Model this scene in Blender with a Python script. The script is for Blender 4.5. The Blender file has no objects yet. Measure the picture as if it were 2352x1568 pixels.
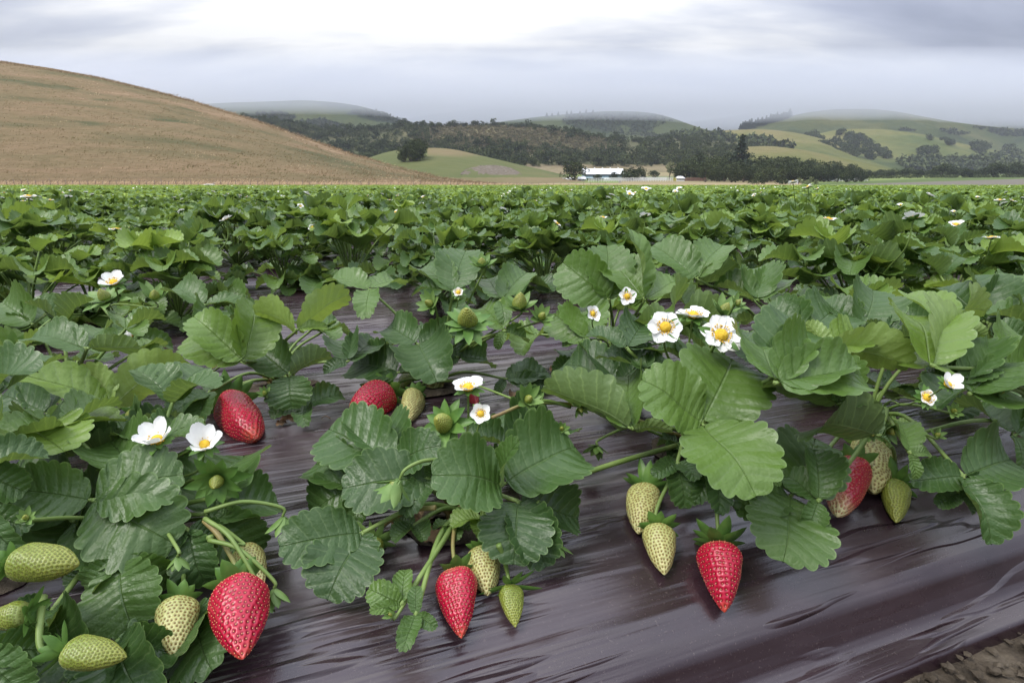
import bpy, math, random
import numpy as np
from mathutils import Vector, Matrix
from mathutils.bvhtree import BVHTree
D2R = math.radians
SC = bpy.context.scene
COL = SC.collection

# ------------------------------------------------------------------ camera
CZ = 0.398                      # eye height above the furrow floor
PITCH = D2R(15.4)
FPX = 1307.0                    # focal length in the units of the 2352 px wide layout sketch
cd = bpy.data.cameras.new('camera'); cam = bpy.data.objects.new('camera', cd); COL.objects.link(cam)
cd.sensor_width = 36.0; cd.lens = 36.0 * FPX / 2352.0
cd.clip_start = 0.01; cd.clip_end = 20000
cam.location = (0, 0, CZ); cam.rotation_euler = (math.pi/2 - PITCH, 0, 0)
SC.camera = cam

# ------------------------------------------------------------------ world: low stratus deck over a daylight sky
SUN_EL, SUN_AZ = D2R(55), D2R(-125)
w = bpy.data.worlds.new("World"); SC.world = w; w.use_nodes = True
wt = w.node_tree; wt.nodes.clear()
def N(t, typ, **kw):
    n = t.nodes.new(typ)
    for k, v in kw.items():
        if k.startswith('i_'):
            key = k[2:]; key = int(key) if key.isdigit() else key.replace('_', ' ')
            n.inputs[key].default_value = v
        else: setattr(n, k, v)
    return n
def L(t, a, b): t.links.new(a, b)
def ramp(t, fac, stops, interp='LINEAR'):
    r = N(t, 'ShaderNodeValToRGB'); r.color_ramp.interpolation = interp
    e = r.color_ramp.elements
    while len(e) < len(stops): e.new(0.5)
    for q, (p, c) in zip(e, stops):
        q.position = p; q.color = (c[0], c[1], c[2], 1) if not isinstance(c, (int, float)) else (c, c, c, 1)
    if fac is not None: L(t, fac, r.inputs[0])
    return r.outputs[0]
def mth(t, op, a, b=None, c=None, clamp=False):
    n = N(t, 'ShaderNodeMath', operation=op); n.use_clamp = clamp
    for i, v in enumerate((a, b, c)):
        if v is None: continue
        if isinstance(v, (int, float)): n.inputs[i].default_value = v
        else: L(t, v, n.inputs[i])
    return n.outputs[0]
def mixc(t, f, a, b, mode='MIX'):
    n = N(t, 'ShaderNodeMix', data_type='RGBA', blend_type=mode)
    for s, v in ((n.inputs[0], f), (n.inputs[6], a), (n.inputs[7], b)):
        if isinstance(v, (int, float)): s.default_value = v
        elif isinstance(v, tuple): s.default_value = (*v[:3], 1)
        else: L(t, v, s)
    return n.outputs[2]
def noise(t, vec, scale, detail=4, rough=0.55, dist=0.0):
    n = N(t, 'ShaderNodeTexNoise'); n.inputs['Scale'].default_value = scale
    n.inputs['Detail'].default_value = detail; n.inputs['Roughness'].default_value = rough
    n.inputs['Distortion'].default_value = dist
    if vec is not None: L(t, vec, n.inputs['Vector'])
    return n.outputs[0]
def mapping(t, vec, scale=(1, 1, 1), rot=(0, 0, 0), loc=(0, 0, 0)):
    m = N(t, 'ShaderNodeMapping'); m.inputs['Scale'].default_value = scale
    m.inputs['Rotation'].default_value = rot; m.inputs['Location'].default_value = loc
    L(t, vec, m.inputs['Vector']); return m.outputs[0]

def sky_world():
    t = wt
    tc = N(t, 'ShaderNodeTexCoord'); d = tc.outputs['Generated']
    sep = N(t, 'ShaderNodeSeparateXYZ'); L(t, d, sep.inputs[0])
    z = mth(t, 'MAXIMUM', sep.outputs[2], 0.0)
    # clouds on a flat deck: project the direction on a plane overhead
    zz = mth(t, 'ADD', z, 0.22)
    px = mth(t, 'DIVIDE', sep.outputs[0], zz); py = mth(t, 'DIVIDE', sep.outputs[1], zz)
    cb = N(t, 'ShaderNodeCombineXYZ'); L(t, px, cb.inputs[0]); L(t, py, cb.inputs[1])
    m1 = mapping(t, cb.outputs[0], (0.55, 1.1, 1), (0, 0, 0.25), (3.1, 1.7, 0))
    n1 = noise(t, m1, 1.3, 6, 0.5, 0.3)
    n2 = noise(t, mapping(t, cb.outputs[0], (0.9, 2.6, 1), (0, 0, -0.2), (7.7, 4.2, 0)), 2.2, 5, 0.5, 0.2)
    f = mth(t, 'ADD', mth(t, 'SUBTRACT', mth(t, 'MULTIPLY', n1, 1.15), 0.23), mth(t, 'MULTIPLY', n2, 0.36))
    # thinner cloud towards the hidden sun: a broad bright patch ahead
    def lobe(v, k):
        dn = N(t, 'ShaderNodeVectorMath', operation='DOT_PRODUCT'); L(t, d, dn.inputs[0])
        vv = Vector(v).normalized(); dn.inputs[1].default_value = vv
        x = mth(t, 'SUBTRACT', 1.0, dn.outputs['Value'])
        return mth(t, 'POWER', 2.718, mth(t, 'MULTIPLY', x, -k))
    l1 = lobe((-0.12, 1, 0.33), 26); l2 = lobe((-0.62, 1, 0.19), 60); l3 = lobe((0.35, 1, 0.30), 30)
    g = mth(t, 'ADD', mth(t, 'MULTIPLY', l1, 0.48), mth(t, 'MULTIPLY', l2, 0.12))
    g = mth(t, 'ADD', g, mth(t, 'MULTIPLY', l3, 0.16))
    f2 = mth(t, 'ADD', f, g)
    f3 = mth(t, 'ADD', f2, mth(t, 'MULTIPLY', mth(t, 'SUBTRACT', z, 0.2), 0.3))
    colr = ramp(t, f3, [(0.40, (0.34, 0.375, 0.50)), (0.55, (0.48, 0.52, 0.655)), (0.69, (0.69, 0.725, 0.825)), (0.84, (1.06, 1.06, 1.07))])
    # deck is darker and bluer right over the hills
    hz = ramp(t, z, [(0.0, 0.66), (0.13, 0.74), (0.25, 1.0)])
    colr = mixc(t, 1.0, colr, hz, 'MULTIPLY')
    up = ramp(t, z, [(0.16, 0.82 / 2.6), (0.38, 1.0 / 2.6), (0.85, 1.0)])          # an overcast sky is about three times brighter overhead
    upm = N(t, 'ShaderNodeVectorMath', operation='SCALE'); L(t, colr, upm.inputs[0])
    L(t, mth(t, 'MULTIPLY', up, 2.6 * 0.98), upm.inputs['Scale'])
    sky = N(t, 'ShaderNodeTexSky', sky_type='NISHITA'); sky.sun_disc = False
    sky.sun_elevation = SUN_EL; sky.sun_rotation = -SUN_AZ
    b1 = N(t, 'ShaderNodeBackground'); L(t, sky.outputs[0], b1.inputs[0]); b1.inputs[1].default_value = 0.005
    b2 = N(t, 'ShaderNodeBackground'); L(t, upm.outputs[0], b2.inputs[0]); b2.inputs[1].default_value = 1.0
    ad = N(t, 'ShaderNodeAddShader'); L(t, b1.outputs[0], ad.inputs[0]); L(t, b2.outputs[0], ad.inputs[1])
    o = N(t, 'ShaderNodeOutputWorld'); L(t, ad.outputs[0], o.inputs[0])
sky_world()
sd = bpy.data.lights.new('sun', 'SUN'); sd.energy = 2.5; sd.angle = D2R(22); sd.color = (1, 0.96, 0.9)
so = bpy.data.objects.new('sun', sd); COL.objects.link(so)
sdir = Vector((math.sin(SUN_AZ)*math.cos(SUN_EL), math.cos(SUN_AZ)*math.cos(SUN_EL), math.sin(SUN_EL)))
so.rotation_euler = sdir.to_track_quat('Z', 'Y').to_euler()
SC.view_settings.view_transform = 'Standard'; SC.view_settings.look = 'None'
SC.view_settings.exposure = 0.28; SC.view_settings.gamma = 1.0
SC.render.engine = 'CYCLES'
cy = SC.cycles
cy.max_bounces = 8; cy.diffuse_bounces = 3; cy.glossy_bounces = 3; cy.transmission_bounces = 4
cy.transparent_max_bounces = 4; cy.volume_bounces = 1; cy.caustics_reflective = False; cy.caustics_refractive = False
cy.use_denoising = True; cy.sample_clamp_indirect = 6.0

# ------------------------------------------------------------------ geometry helpers
def fd(px, py):
    x, y = px - 1176.0, 784.0 - py
    return x, FPX*math.cos(PITCH) + y*math.sin(PITCH), FPX*math.sin(PITCH) - y*math.cos(PITCH)
BT = 0.098                                     # bed top above furrow floor
def atY(px, py, Y):
    x, f, d = fd(px, py); return Vector((x*Y/f, Y, CZ - d*Y/f))
def P(px, py, h):                              # world point at height h above the bed top
    x, f, d = fd(px, py); return atY(px, py, (CZ - BT - h)*f/d)
BA = D2R(20.0); CU, SU = math.cos(BA), math.sin(BA)
PER = 0.97; C1 = 0.67
def uv2w(u, p, z=0.0): return Vector((u*CU - p*SU, u*SU + p*CU, z))
def w2uv(v): return (v.x*CU + v.y*SU, -v.x*SU + v.y*CU)
PROF = [(0, .100), (.10, .0995), (.20, .098), (.26, .095), (.30, .090), (.335, .081), (.36, .069), (.376, .060), (.386, .051), (.392, .036), (.397, .026), (.404, .020), (.414, .018), (.424, .016), (.430, -.02)]
PQ = [a for a, b in PROF]; PZ = [b for a, b in PROF]
def bedz(p):
    k = round((p - C1)/PER); 
    if k < 0: return 0.0
    return max(0.0, float(np.interp(abs(p - C1 - k*PER), PQ, PZ)))
def S(px, py, lift=0.0):                       # point on the bed surface seen at a sketch pixel, moved back towards the eye
    x, f, d = fd(px, py); o = Vector((0, 0, CZ)); r = Vector((x/f, 1, -d/f)); r.normalize()
    t = 0.1
    while t < 6:
        q = o + r*t
        if q.z <= bedz(w2uv(q)[1]): break
        t += 0.002
    return o + r*(t - lift)

class MB:
    def __init__(s): s.v = []; s.f = {3: [], 4: []}; s.uv = []; s.ti = []; s.m = {3: [], 4: []}; s.n = 0
    def add(s, v, f, uv=None, ti=0.5, mi=0):
        v = np.asarray(v, dtype=np.float64).reshape(-1, 3); f = np.asarray(f, dtype=np.int64)
        k = f.shape[1]
        s.v.append(v); s.f[k].append(f + s.n); s.m[k].append(np.full(len(f), mi))
        s.uv.append(np.zeros((len(v), 2)) if uv is None else np.asarray(uv))
        s.ti.append(np.full(len(v), ti) if np.isscalar(ti) else np.asarray(ti)); s.n += len(v)
    def more(s, f, mi=0, base=0):
        f = np.asarray(f, dtype=np.int64); k = f.shape[1]; s.f[k].append(f + base); s.m[k].append(np.full(len(f), mi))
    def arrays(s):
        return (np.concatenate(s.v), {k: (np.concatenate(a) if a else np.zeros((0, k), int)) for k, a in s.f.items()},
                np.concatenate(s.uv), np.concatenate(s.ti), {k: (np.concatenate(a) if a else np.zeros(0, int)) for k, a in s.m.items()})
    def mesh(s, name, mats, smooth=True):
        V, F, UV, TI, MI = s.arrays()
        me = bpy.data.meshes.new(name)
        me.vertices.add(len(V)); me.vertices.foreach_set('co', V.astype(np.float32).ravel())
        nl = F[3].size + F[4].size; npoly = len(F[3]) + len(F[4])
        lv = np.concatenate([F[3].ravel(), F[4].ravel()]).astype(np.int32)
        me.loops.add(nl); me.loops.foreach_set('vertex_index', lv)
        me.polygons.add(npoly)
        st = np.concatenate([np.arange(len(F[3]))*3, F[3].size + np.arange(len(F[4]))*4]).astype(np.int32)
        me.polygons.foreach_set('loop_start', st)
        me.polygons.foreach_set('material_index', np.concatenate([MI[3], MI[4]]).astype(np.int32))
        me.polygons.foreach_set('use_smooth', np.full(npoly, smooth))
        me.update(calc_edges=True)
        ul = me.uv_layers.new(name='UVMap'); ul.data.foreach_set('uv', UV[lv].astype(np.float32).ravel())
        at = me.attributes.new('tint', 'FLOAT', 'POINT'); at.data.foreach_set('value', TI.astype(np.float32))
        for m in (mats if isinstance(mats, (list, tuple)) else [mats]): me.materials.append(m)
        me.validate()
        return me
    def build(s, name, mats, parent=None, smooth=True, loc=None):
        me = s.mesh(name, mats, smooth); o = bpy.data.objects.new(name, me); COL.objects.link(o)
        if parent is not None: o.parent = parent
        if loc is not None: o.location = loc
        return o

def empty(name, loc=(0, 0, 0), rz=0.0, parent=None):
    o = bpy.data.objects.new(name, None); COL.objects.link(o); o.location = loc; o.rotation_euler = (0, 0, rz)
    o.empty_display_size = 0.05
    if parent: o.parent = parent
    return o
def tag(o, label=None, cat=None, group=None, kind=None):
    if label: o['label'] = label
    if cat: o['category'] = cat
    if group: o['group'] = group
    if kind: o['kind'] = kind
    return o

def tube(mb, pts, r0, r1, seg=7, mi=0, ti=0.5, sub=6, uvs=True):
    """smooth tapered tube through control points (Catmull-Rom)"""
    pts = [np.array(p, float) for p in pts]
    if len(pts) > 2:
        Q = [2*pts[0]-pts[1]] + pts + [2*pts[-1]-pts[-2]]; c = []
        for i in range(1, len(Q)-2):
            for k in range(sub):
                t = k/sub; a, b, cc, d = Q[i-1], Q[i], Q[i+1], Q[i+2]
                c.append(0.5*((2*b)+(-a+cc)*t+(2*a-5*b+4*cc-d)*t*t+(-a+3*b-3*cc+d)*t**3))
        c.append(pts[-1])
    else: c = [pts[0], pts[-1]]
    c = np.array(c); n = len(c)
    tg = np.gradient(c, axis=0); tg /= np.linalg.norm(tg, axis=1)[:, None] + 1e-12
    up = np.array([0.31, 0.17, 1.0]); 
    if abs(np.dot(tg[0], up/np.linalg.norm(up))) > .95: up = np.array([1.0, 0.2, 0])
    V = []; UV = []
    for i in range(n):
        a = np.cross(tg[i], up); a /= np.linalg.norm(a); b = np.cross(tg[i], a)
        r = r0 + (r1-r0)*i/(n-1)
        for k in range(seg):
            th = 2*math.pi*k/seg; V.append(c[i] + r*(math.cos(th)*a + math.sin(th)*b)); UV.append((k/seg, i/(n-1)))
    F = [(i*seg+k, i*seg+(k+1) % seg, (i+1)*seg+(k+1) % seg, (i+1)*seg+k) for i in range(n-1) for k in range(seg)]
    base = mb.n
    mb.add(V, F, UV, ti, mi)
    mb.add([c[0], c[-1]], np.zeros((0, 3), int), None, ti, mi)
    e0, e1 = base+n*seg, base+n*seg+1
    mb.more([(e0, base+(k+1) % seg, base+k) for k in range(seg)] + [(e1, base+(n-1)*seg+k, base+(n-1)*seg+(k+1) % seg) for k in range(seg)], mi)
    return c

# ------------------------------------------------------------------ materials
def newmat(name):
    m = bpy.data.materials.new(name); m.use_nodes = True; m.node_tree.nodes.clear()
    o = N(m.node_tree, 'ShaderNodeOutputMaterial'); return m, m.node_tree, o
def bsdf(t, col, rough=0.6, spec=0.5, normal=None, **kw):
    b = N(t, 'ShaderNodeBsdfPrincipled')
    if isinstance(col, tuple): b.inputs['Base Color'].default_value = (*col[:3], 1)
    else: L(t, col, b.inputs['Base Color'])
    if isinstance(rough, (int, float)): b.inputs['Roughness'].default_value = rough
    else: L(t, rough, b.inputs['Roughness'])
    b.inputs['Specular IOR Level'].default_value = spec
    if normal is not None: L(t, normal, b.inputs['Normal'])
    for k, v in kw.items(): b.inputs[k.replace('_', ' ')].default_value = v
    return b
def bump(t, h, dist, strength=1.0, normal=None):
    b = N(t, 'ShaderNodeBump'); b.inputs['Distance'].default_value = dist; b.inputs['Strength'].default_value = strength
    L(t, h, b.inputs['Height'])
    if normal is not None: L(t, normal, b.inputs['Normal'])
    return b.outputs[0]
NV = 9
def leaf_mat(name, fine=True):
    m, t, o = newmat(name)
    a = N(t, 'ShaderNodeAttribute', attribute_name='tint').outputs['Fac']
    geo = N(t, 'ShaderNodeNewGeometry'); bf = geo.outputs['Backfacing']
    oi = N(t, 'ShaderNodeObjectInfo').outputs['Random']
    a2 = mth(t, 'ADD', a, mth(t, 'MULTIPLY', mth(t, 'SUBTRACT', oi, 0.5), 0.22), clamp=True)
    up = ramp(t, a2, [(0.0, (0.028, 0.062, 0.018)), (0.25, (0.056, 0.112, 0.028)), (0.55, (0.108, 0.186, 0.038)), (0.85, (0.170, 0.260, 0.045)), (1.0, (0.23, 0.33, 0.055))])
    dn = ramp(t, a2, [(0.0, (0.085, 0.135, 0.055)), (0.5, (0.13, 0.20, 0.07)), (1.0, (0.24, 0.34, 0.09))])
    nrm = None
    if fine:
        uv = N(t, 'ShaderNodeUVMap').outputs[0]
        sp = N(t, 'ShaderNodeSeparateXYZ'); L(t, uv, sp.inputs[0])
        av = mth(t, 'ABSOLUTE', sp.outputs[1])
        un = mth(t, 'MULTIPLY', sp.outputs[0], float(NV))
        wob = mth(t, 'MULTIPLY', mth(t, 'SUBTRACT', noise(t, uv, 6, 2), 0.5), 0.35)
        fr = mth(t, 'FRACT', mth(t, 'ADD', un, wob))
        dv = mth(t, 'ABSOLUTE', mth(t, 'SUBTRACT', fr, 0.5))          # 0 on a side vein
        vein = mth(t, 'SUBTRACT', 1.0, mth(t, 'DIVIDE', dv, 0.10), clamp=True)
        mid = mth(t, 'SUBTRACT', 1.0, mth(t, 'DIVIDE', av, 0.035), clamp=True)
        vm = mth(t, 'MAXIMUM', vein, mid)
        edge = ramp(t, av, [(0.955, 0.0), (0.99, 1.0)])
        # quilted blade: soft bulges between the veins, small net of veinlets
        mp = mapping(t, uv, (34, 8, 1))
        vo = N(t, 'ShaderNodeTexVoronoi', feature='SMOOTH_F1'); vo.inputs['Scale'].default_value = 1.0; L(t, mp, vo.inputs['Vector'])
        q = mth(t, 'POWER', mth(t, 'MULTIPLY', dv, 2.0), 0.75)
        tcl = N(t, 'ShaderNodeTexCoord').outputs['Object']
        h = mth(t, 'ADD', mth(t, 'MULTIPLY', q, 0.46), mth(t, 'MULTIPLY', mth(t, 'SUBTRACT', 1.0, vo.outputs['Distance']), 0.40))
        h = mth(t, 'ADD', h, mth(t, 'MULTIPLY', noise(t, tcl, 90, 4), 1.5))
        h = mth(t, 'SUBTRACT', h, mth(t, 'MULTIPLY', mid, 0.8))
        nrm = bump(t, h, 0.0010, 0.9)
        n1 = noise(t, uv, 3.0, 5, 0.6)
        up = mixc(t, mth(t, 'MULTIPLY', n1, 0.45), up, mixc(t, 1.0, up, (0.55, 0.72, 0.5), 'MULTIPLY'))
        up = mixc(t, mth(t, 'MULTIPLY', vm, 0.34), up, (0.15, 0.22, 0.09))
        up = mixc(t, mth(t, 'MULTIPLY', edge, 0.55), up, (0.17, 0.27, 0.09))
        dn = mixc(t, mth(t, 'MULTIPLY', vm, 0.5), dn, (0.24, 0.34, 0.12))
        tc = N(t, 'ShaderNodeTexCoord')
        rg = ramp(t, noise(t, tc.outputs['Object'], 30, 3), [(0.35, 0.34), (0.7, 0.52)])
    else: rg = 0.5
    c = mixc(t, bf, up, dn)
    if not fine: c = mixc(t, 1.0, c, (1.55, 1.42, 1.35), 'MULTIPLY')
    b = bsdf(t, c, rg, 0.46 if fine else 0.34, nrm)
    if not isinstance(rg, float): pass
    tr = N(t, 'ShaderNodeBsdfTranslucent'); L(t, mixc(t, 1.0, c, (1.5, 1.45, 0.75), 'MULTIPLY'), tr.inputs[0])
    if nrm is not None: L(t, nrm, tr.inputs['Normal'])
    mx = N(t, 'ShaderNodeMixShader'); mx.inputs[0].default_value = 0.28
    L(t, b.outputs[0], mx.inputs[1]); L(t, tr.outputs[0], mx.inputs[2]); L(t, mx.outputs[0], o.inputs[0])
    return m
def simple_mat(name, c1, c2=None, scale=20, rough=0.6, spec=0.4, bumpd=0.0, trans=0.0, coord='Object', detail=4, bscale=None):
    m, t, o = newmat(name)
    tc = N(t, 'ShaderNodeTexCoord').outputs[coord]
    n = noise(t, tc, scale, detail)
    col = ramp(t, n, [(0.35, c1), (0.68, c2 or c1)])
    nrm = bump(t, noise(t, tc, bscale or scale*2, 5), bumpd) if bumpd else None
    b = bsdf(t, col, rough, spec, nrm); out = b.outputs[0]
    if trans:
        tr = N(t, 'ShaderNodeBsdfTranslucent'); L(t, col, tr.inputs[0])
        mx = N(t, 'ShaderNodeMixShader'); mx.inputs[0].default_value = trans
        L(t, out, mx.inputs[1]); L(t, tr.outputs[0], mx.inputs[2]); out = mx.outputs[0]
    L(t, out, o.inputs[0]); return m
c_pale = (0.42, 0.46, 0.18)
def berry_mat(name, top, tip, dim, k0=0.55, k1=1.0, rough=0.32):
    m, t, o = newmat(name)
    a = N(t, 'ShaderNodeAttribute', attribute_name='tint').outputs['Fac']
    uv = N(t, 'ShaderNodeUVMap').outputs[0]; sp = N(t, 'ShaderNodeSeparateXYZ'); L(t, uv, sp.inputs[0])
    v = mth(t, 'ADD', sp.outputs[1], mth(t, 'MULTIPLY', mth(t, 'SUBTRACT', noise(t, N(t, 'ShaderNodeTexCoord').outputs['Object'], 90, 3), 0.5), 0.25))
    c = ramp(t, v, [(k0, top), (k1, tip)])
    c = mixc(t, ramp(t, v, [(0.0, 0.55), (0.13, 0.0)]), c, (0.55, 0.30, 0.16) if top[0] > 1.5*top[1] else c_pale)
    c = mixc(t, ramp(t, a, [(0.25, 0.0), (0.85, 0.95)]), c, dim)
    b = bsdf(t, c, rough, 0.5, None, Subsurface_Weight=0.12, Subsurface_Scale=0.004)
    b.inputs['Subsurface Radius'].default_value = (1, 0.3, 0.2)
    L(t, b.outputs[0], o.inputs[0]); return m
M = {}
M['leaf'] = leaf_mat('strawberry_leaf'); M['leaf_far'] = leaf_mat('strawberry_leaf_far', False)
M['stalk'] = simple_mat('green_stalk', (0.13, 0.21, 0.045), (0.20, 0.28, 0.08), 40, 0.5, trans=0.12)
M['stalk_red'] = simple_mat('reddish_stalk', (0.25, 0.17, 0.07), (0.20, 0.24, 0.07), 25, 0.5)
M['sepal'] = simple_mat('sepal_green', (0.07, 0.16, 0.03), (0.14, 0.26, 0.05), 60, 0.45, trans=0.2)
M['sepal_pale'] = simple_mat('sepal_pale', (0.10, 0.19, 0.04), (0.18, 0.28, 0.08), 60, 0.5, trans=0.2)
M['petal'] = simple_mat('white_petal', (0.82, 0.83, 0.80), (0.90, 0.90, 0.88), 80, 0.55, 0.3, 0.0004, 0.25)
M['yellow'] = simple_mat('flower_yellow', (0.50, 0.30, 0.02), (0.72, 0.50, 0.05), 400, 0.7, 0.2, 0.0006)
M['anther'] = simple_mat('anther_orange', (0.60, 0.33, 0.03), (0.75, 0.48, 0.06), 300, 0.7, 0.2)
M['ripe'] = berry_mat('ripe_red', (0.36, 0.004, 0.028), (0.45, 0.06, 0.03), (0.11, 0.001, 0.006), 0.84, 1.08, 0.33)
M['half'] = berry_mat('half_ripe', (0.29, 0.003, 0.018), (0.52, 0.46, 0.22), (0.22, 0.02, 0.015), 0.74, 0.93)
M['pale'] = berry_mat('unripe_pale', (0.34, 0.36, 0.12), (0.43, 0.40, 0.17), (0.13, 0.07, 0.012), 0.1, 1.0, 0.42)
M['green'] = berry_mat('unripe_green', (0.15, 0.20, 0.025), (0.24, 0.26, 0.045), (0.08, 0.09, 0.01), 0.1, 1.0, 0.42)
M['seed_y'] = simple_mat('achene_yellow', (0.70, 0.38, 0.16), (0.72, 0.24, 0.14), 300, 0.4)
M['seed_b'] = simple_mat('achene_brown', (0.20, 0.11, 0.02), (0.28, 0.17, 0.03), 300, 0.5)
M['seed_g'] = simple_mat('achene_green', (0.24, 0.26, 0.05), (0.36, 0.34, 0.10), 300, 0.5)
M['dry'] = simple_mat('withered_brown', (0.20, 0.11, 0.06), (0.33, 0.22, 0.12), 50, 0.8, trans=0.1)
# ------------------------------------------------------------------ strawberry plant pieces
_T = {}
def leaflet_tpl(lod):
    if lod in _T: return _T[lod]
    nu, nt = {0: (NV*6, 4), 1: (NV*2, 2), 2: (12, 1), 3: (6, 1)}[lod]
    u = np.linspace(0, 1, nu+1); th = math.pi*u
    xm = 0.5*np.sin(th)**0.78; ym = ((1-np.cos(th))/2)**0.88
    if lod <= 1:
        win = np.clip((u-0.10)/0.14, 0, 1)*np.clip((1.06-u)/0.2, 0.35, 1); tooth = (np.abs(np.sin(math.pi*u*NV))**0.75 - 0.6)*win
        k = 1 + 0.11*tooth
        xm = xm*k; ym = 0.5 + (ym-0.5)*k
    mid = u**1.38
    v = np.linspace(-1, 1, 2*nt+1)
    av = np.abs(v)
    X = xm[:, None]*v[None, :]; Y = mid[:, None]*(1-av[None, :]) + ym[:, None]*av[None, :]
    U = np.repeat(u[:, None], len(v), 1); V = np.repeat(v[None, :], nu+1, 0)
    nc = len(v); i, j = np.meshgrid(np.arange(nu), np.arange(nc-1), indexing='ij'); a = (i*nc+j).ravel()
    F = np.stack([a, a+1, a+nc+1, a+nc], 1)
    _T[lod] = (X.ravel(), Y.ravel(), U.ravel(), V.ravel(), F); return _T[lod]
def leaflet(mb, B, T, nrm, rng, lod=0, w=0.86, cup=0.25, fold=0.12, arch=0.05, droop=0.15, ruf=0.03, ti=0.4, mi=0):
    X, Y, U, V, F = leaflet_tpl(lod)
    B = np.array(B, float); T = np.array(T, float); ey = T-B; Ln = np.linalg.norm(ey); ey /= Ln
    n = np.array(nrm, float); n -= ey*np.dot(n, ey); n /= np.linalg.norm(n)+1e-9; ex = np.cross(ey, n)
    w = w*1.10; x = X*w; ph = rng.random()*6.28; ph2 = rng.random()*6.28
    z = cup*1.6*x*x + fold*np.abs(x)*(1-Y*0.4) + arch*4*Y*(1-Y) - droop*np.clip(Y-0.55, 0, 1)**2*2
    z = z + ruf*np.abs(V)**2*np.sin(6.28*U*2.4+ph+(V > 0)*ph2)*np.sin(math.pi*U)
    z = z + 0.7*ruf*np.sin(5*Y+ph)*x + 0.022*np.sin(7*Y+3*x+ph2)*np.sin(6*x+ph)
    if lod == 0:
        z = z - 0.0062*np.abs(np.sin(math.pi*U*NV))**5*np.clip(np.abs(V)*2, 0, 1) + 0.018*(1-np.exp(-(V/0.12)**2))
    if cup > 0: x = x*(1-0.25*min(cup, 1.2)*np.abs(x)*2)
    p = B + Ln*(x[:, None]*ex + Y[:, None]*ey + z[:, None]*n)
    mb.add(p, F, np.stack([U, V], 1), ti, mi)
def sepals(mb, o, axis, n, ln, wd, phi0=1.3, curl=0.5, rng=None, lod=0, mi=0, jit=0.25):
    o = np.array(o, float); a = np.array(axis, float); a /= np.linalg.norm(a)
    t = np.array([1, 0, 0]) if abs(a[0]) < .8 else np.array([0, 1, 0]); b = np.cross(a, t); b /= np.linalg.norm(b); c = np.cross(a, b)
    ns, nw = (6, 2) if lod == 0 else (3, 1)
    for i in range(n):
        th = 2*math.pi*(i+rng.random()*jit)/n; r = math.cos(th)*b+math.sin(th)*c; sd = np.cross(a, r)
        l = ln*(0.8+0.35*rng.random()); ph = phi0+(i % 2)*0.18+(rng.random()-.5)*jit*1.5; cu = curl*(0.6+0.8*rng.random())
        V = []; p = o + r*ln*0.04; tw = (rng.random()-.5)*.5
        for k in range(ns+1):
            s = k/ns; an = ph+cu*s
            if k: p = p + (l/ns)*(math.sin(an)*r+math.cos(an)*a)
            hw = wd*0.5*(math.sin(math.pi*min(1, s*0.86+0.14))**0.8)*(1.0 if s < .97 else 0.1)
            nn = -(math.cos(an)*r-math.sin(an)*a)
            for j in range(-nw, nw+1):
                q = j/nw
                V.append(p + sd*hw*q + nn*hw*(0.25*q*q + tw*q*s))
        m = 2*nw+1
        F = [(k*m+j, k*m+j+1, (k+1)*m+j+1, (k+1)*m+j) for k in range(ns) for j in range(2*nw)]
        mb.add(V, F, None, 0.5, mi)
def dome(mb, o, axis, R, H, mi=0, rough=0.0, rng=None, nr=7, ns=16):
    o = np.array(o, float); a = np.array(axis, float); a /= np.linalg.norm(a)
    t = np.array([1, 0, 0]) if abs(a[0]) < .8 else np.array([0, 1, 0]); b = np.cross(a, t); b /= np.linalg.norm(b); c = np.cross(a, b)
    V = [o+a*H]
    for i in range(1, nr+1):
        th = i/nr*math.pi*0.55
        for k in range(ns):
            an = 2*math.pi*k/ns+(i % 2)*math.pi/ns; rr = 1+rough*((i+k) % 2)
            V.append(o+R*math.sin(th)*rr*(math.cos(an)*b+math.sin(an)*c)+a*H*math.cos(th)*rr)
    F3 = [(0, 1+k, 1+(k+1) % ns) for k in range(ns)]
    F4 = [(1+i*ns+k, 1+(i+1)*ns+k, 1+(i+1)*ns+(k+1) % ns, 1+i*ns+(k+1) % ns) for i in range(nr-1) for k in range(ns)]
    base = mb.n; mb.add(V, F4, None, 0.5, mi); mb.more(F3, mi, base)
def petals(mb, o, axis, D, rng, n=5, cupa=0.35, lod=0):
    o = np.array(o, float); a = np.array(axis, float); a /= np.linalg.norm(a)
    t = np.array([1, 0, 0]) if abs(a[0]) < .8 else np.array([0, 1, 0]); b = np.cross(a, t); b /= np.linalg.norm(b); c = np.cross(a, b)
    ns, nw = (7, 4) if lod == 0 else (3, 1); off = rng.random()*6
    for i in range(n):
        th = off+2*math.pi*(i+0.12*rng.random())/n; r = math.cos(th)*b+math.sin(th)*c; sd = np.cross(a, r)
        ln = D/2*(0.92+0.16*rng.random()); V = []; cu = cupa+0.35*(rng.random()-.5)
        for k in range(ns+1):
            s = k/ns; rad = ln*(0.13+0.87*s); hgt = ln*(cu*s**1.3 - 0.25*max(0, s-.6)**1.5) + (i % 2)*ln*0.03
            hw = ln*0.50*(math.sin(math.pi*(0.10+0.80*s))**0.75)*(0.55+0.6*s if s < .75 else 1.0)
            for j in range(-nw, nw+1):
                q = j/nw
                edge = 1-0.10*q*q*(s > .5)-(0.05 if (k == ns and j == 0) else 0)
                V.append(o + r*rad*edge + sd*hw*q + a*(hgt + hw*0.35*q*q*(1-0.3*s) + ln*0.02*math.sin(9*q+i*2+5*s)))
        m = 2*nw+1
        mb.add(V, [(k*m+j, k*m+j+1, (k+1)*m+j+1, (k+1)*m+j) for k in range(ns) for j in range(2*nw)])
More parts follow.
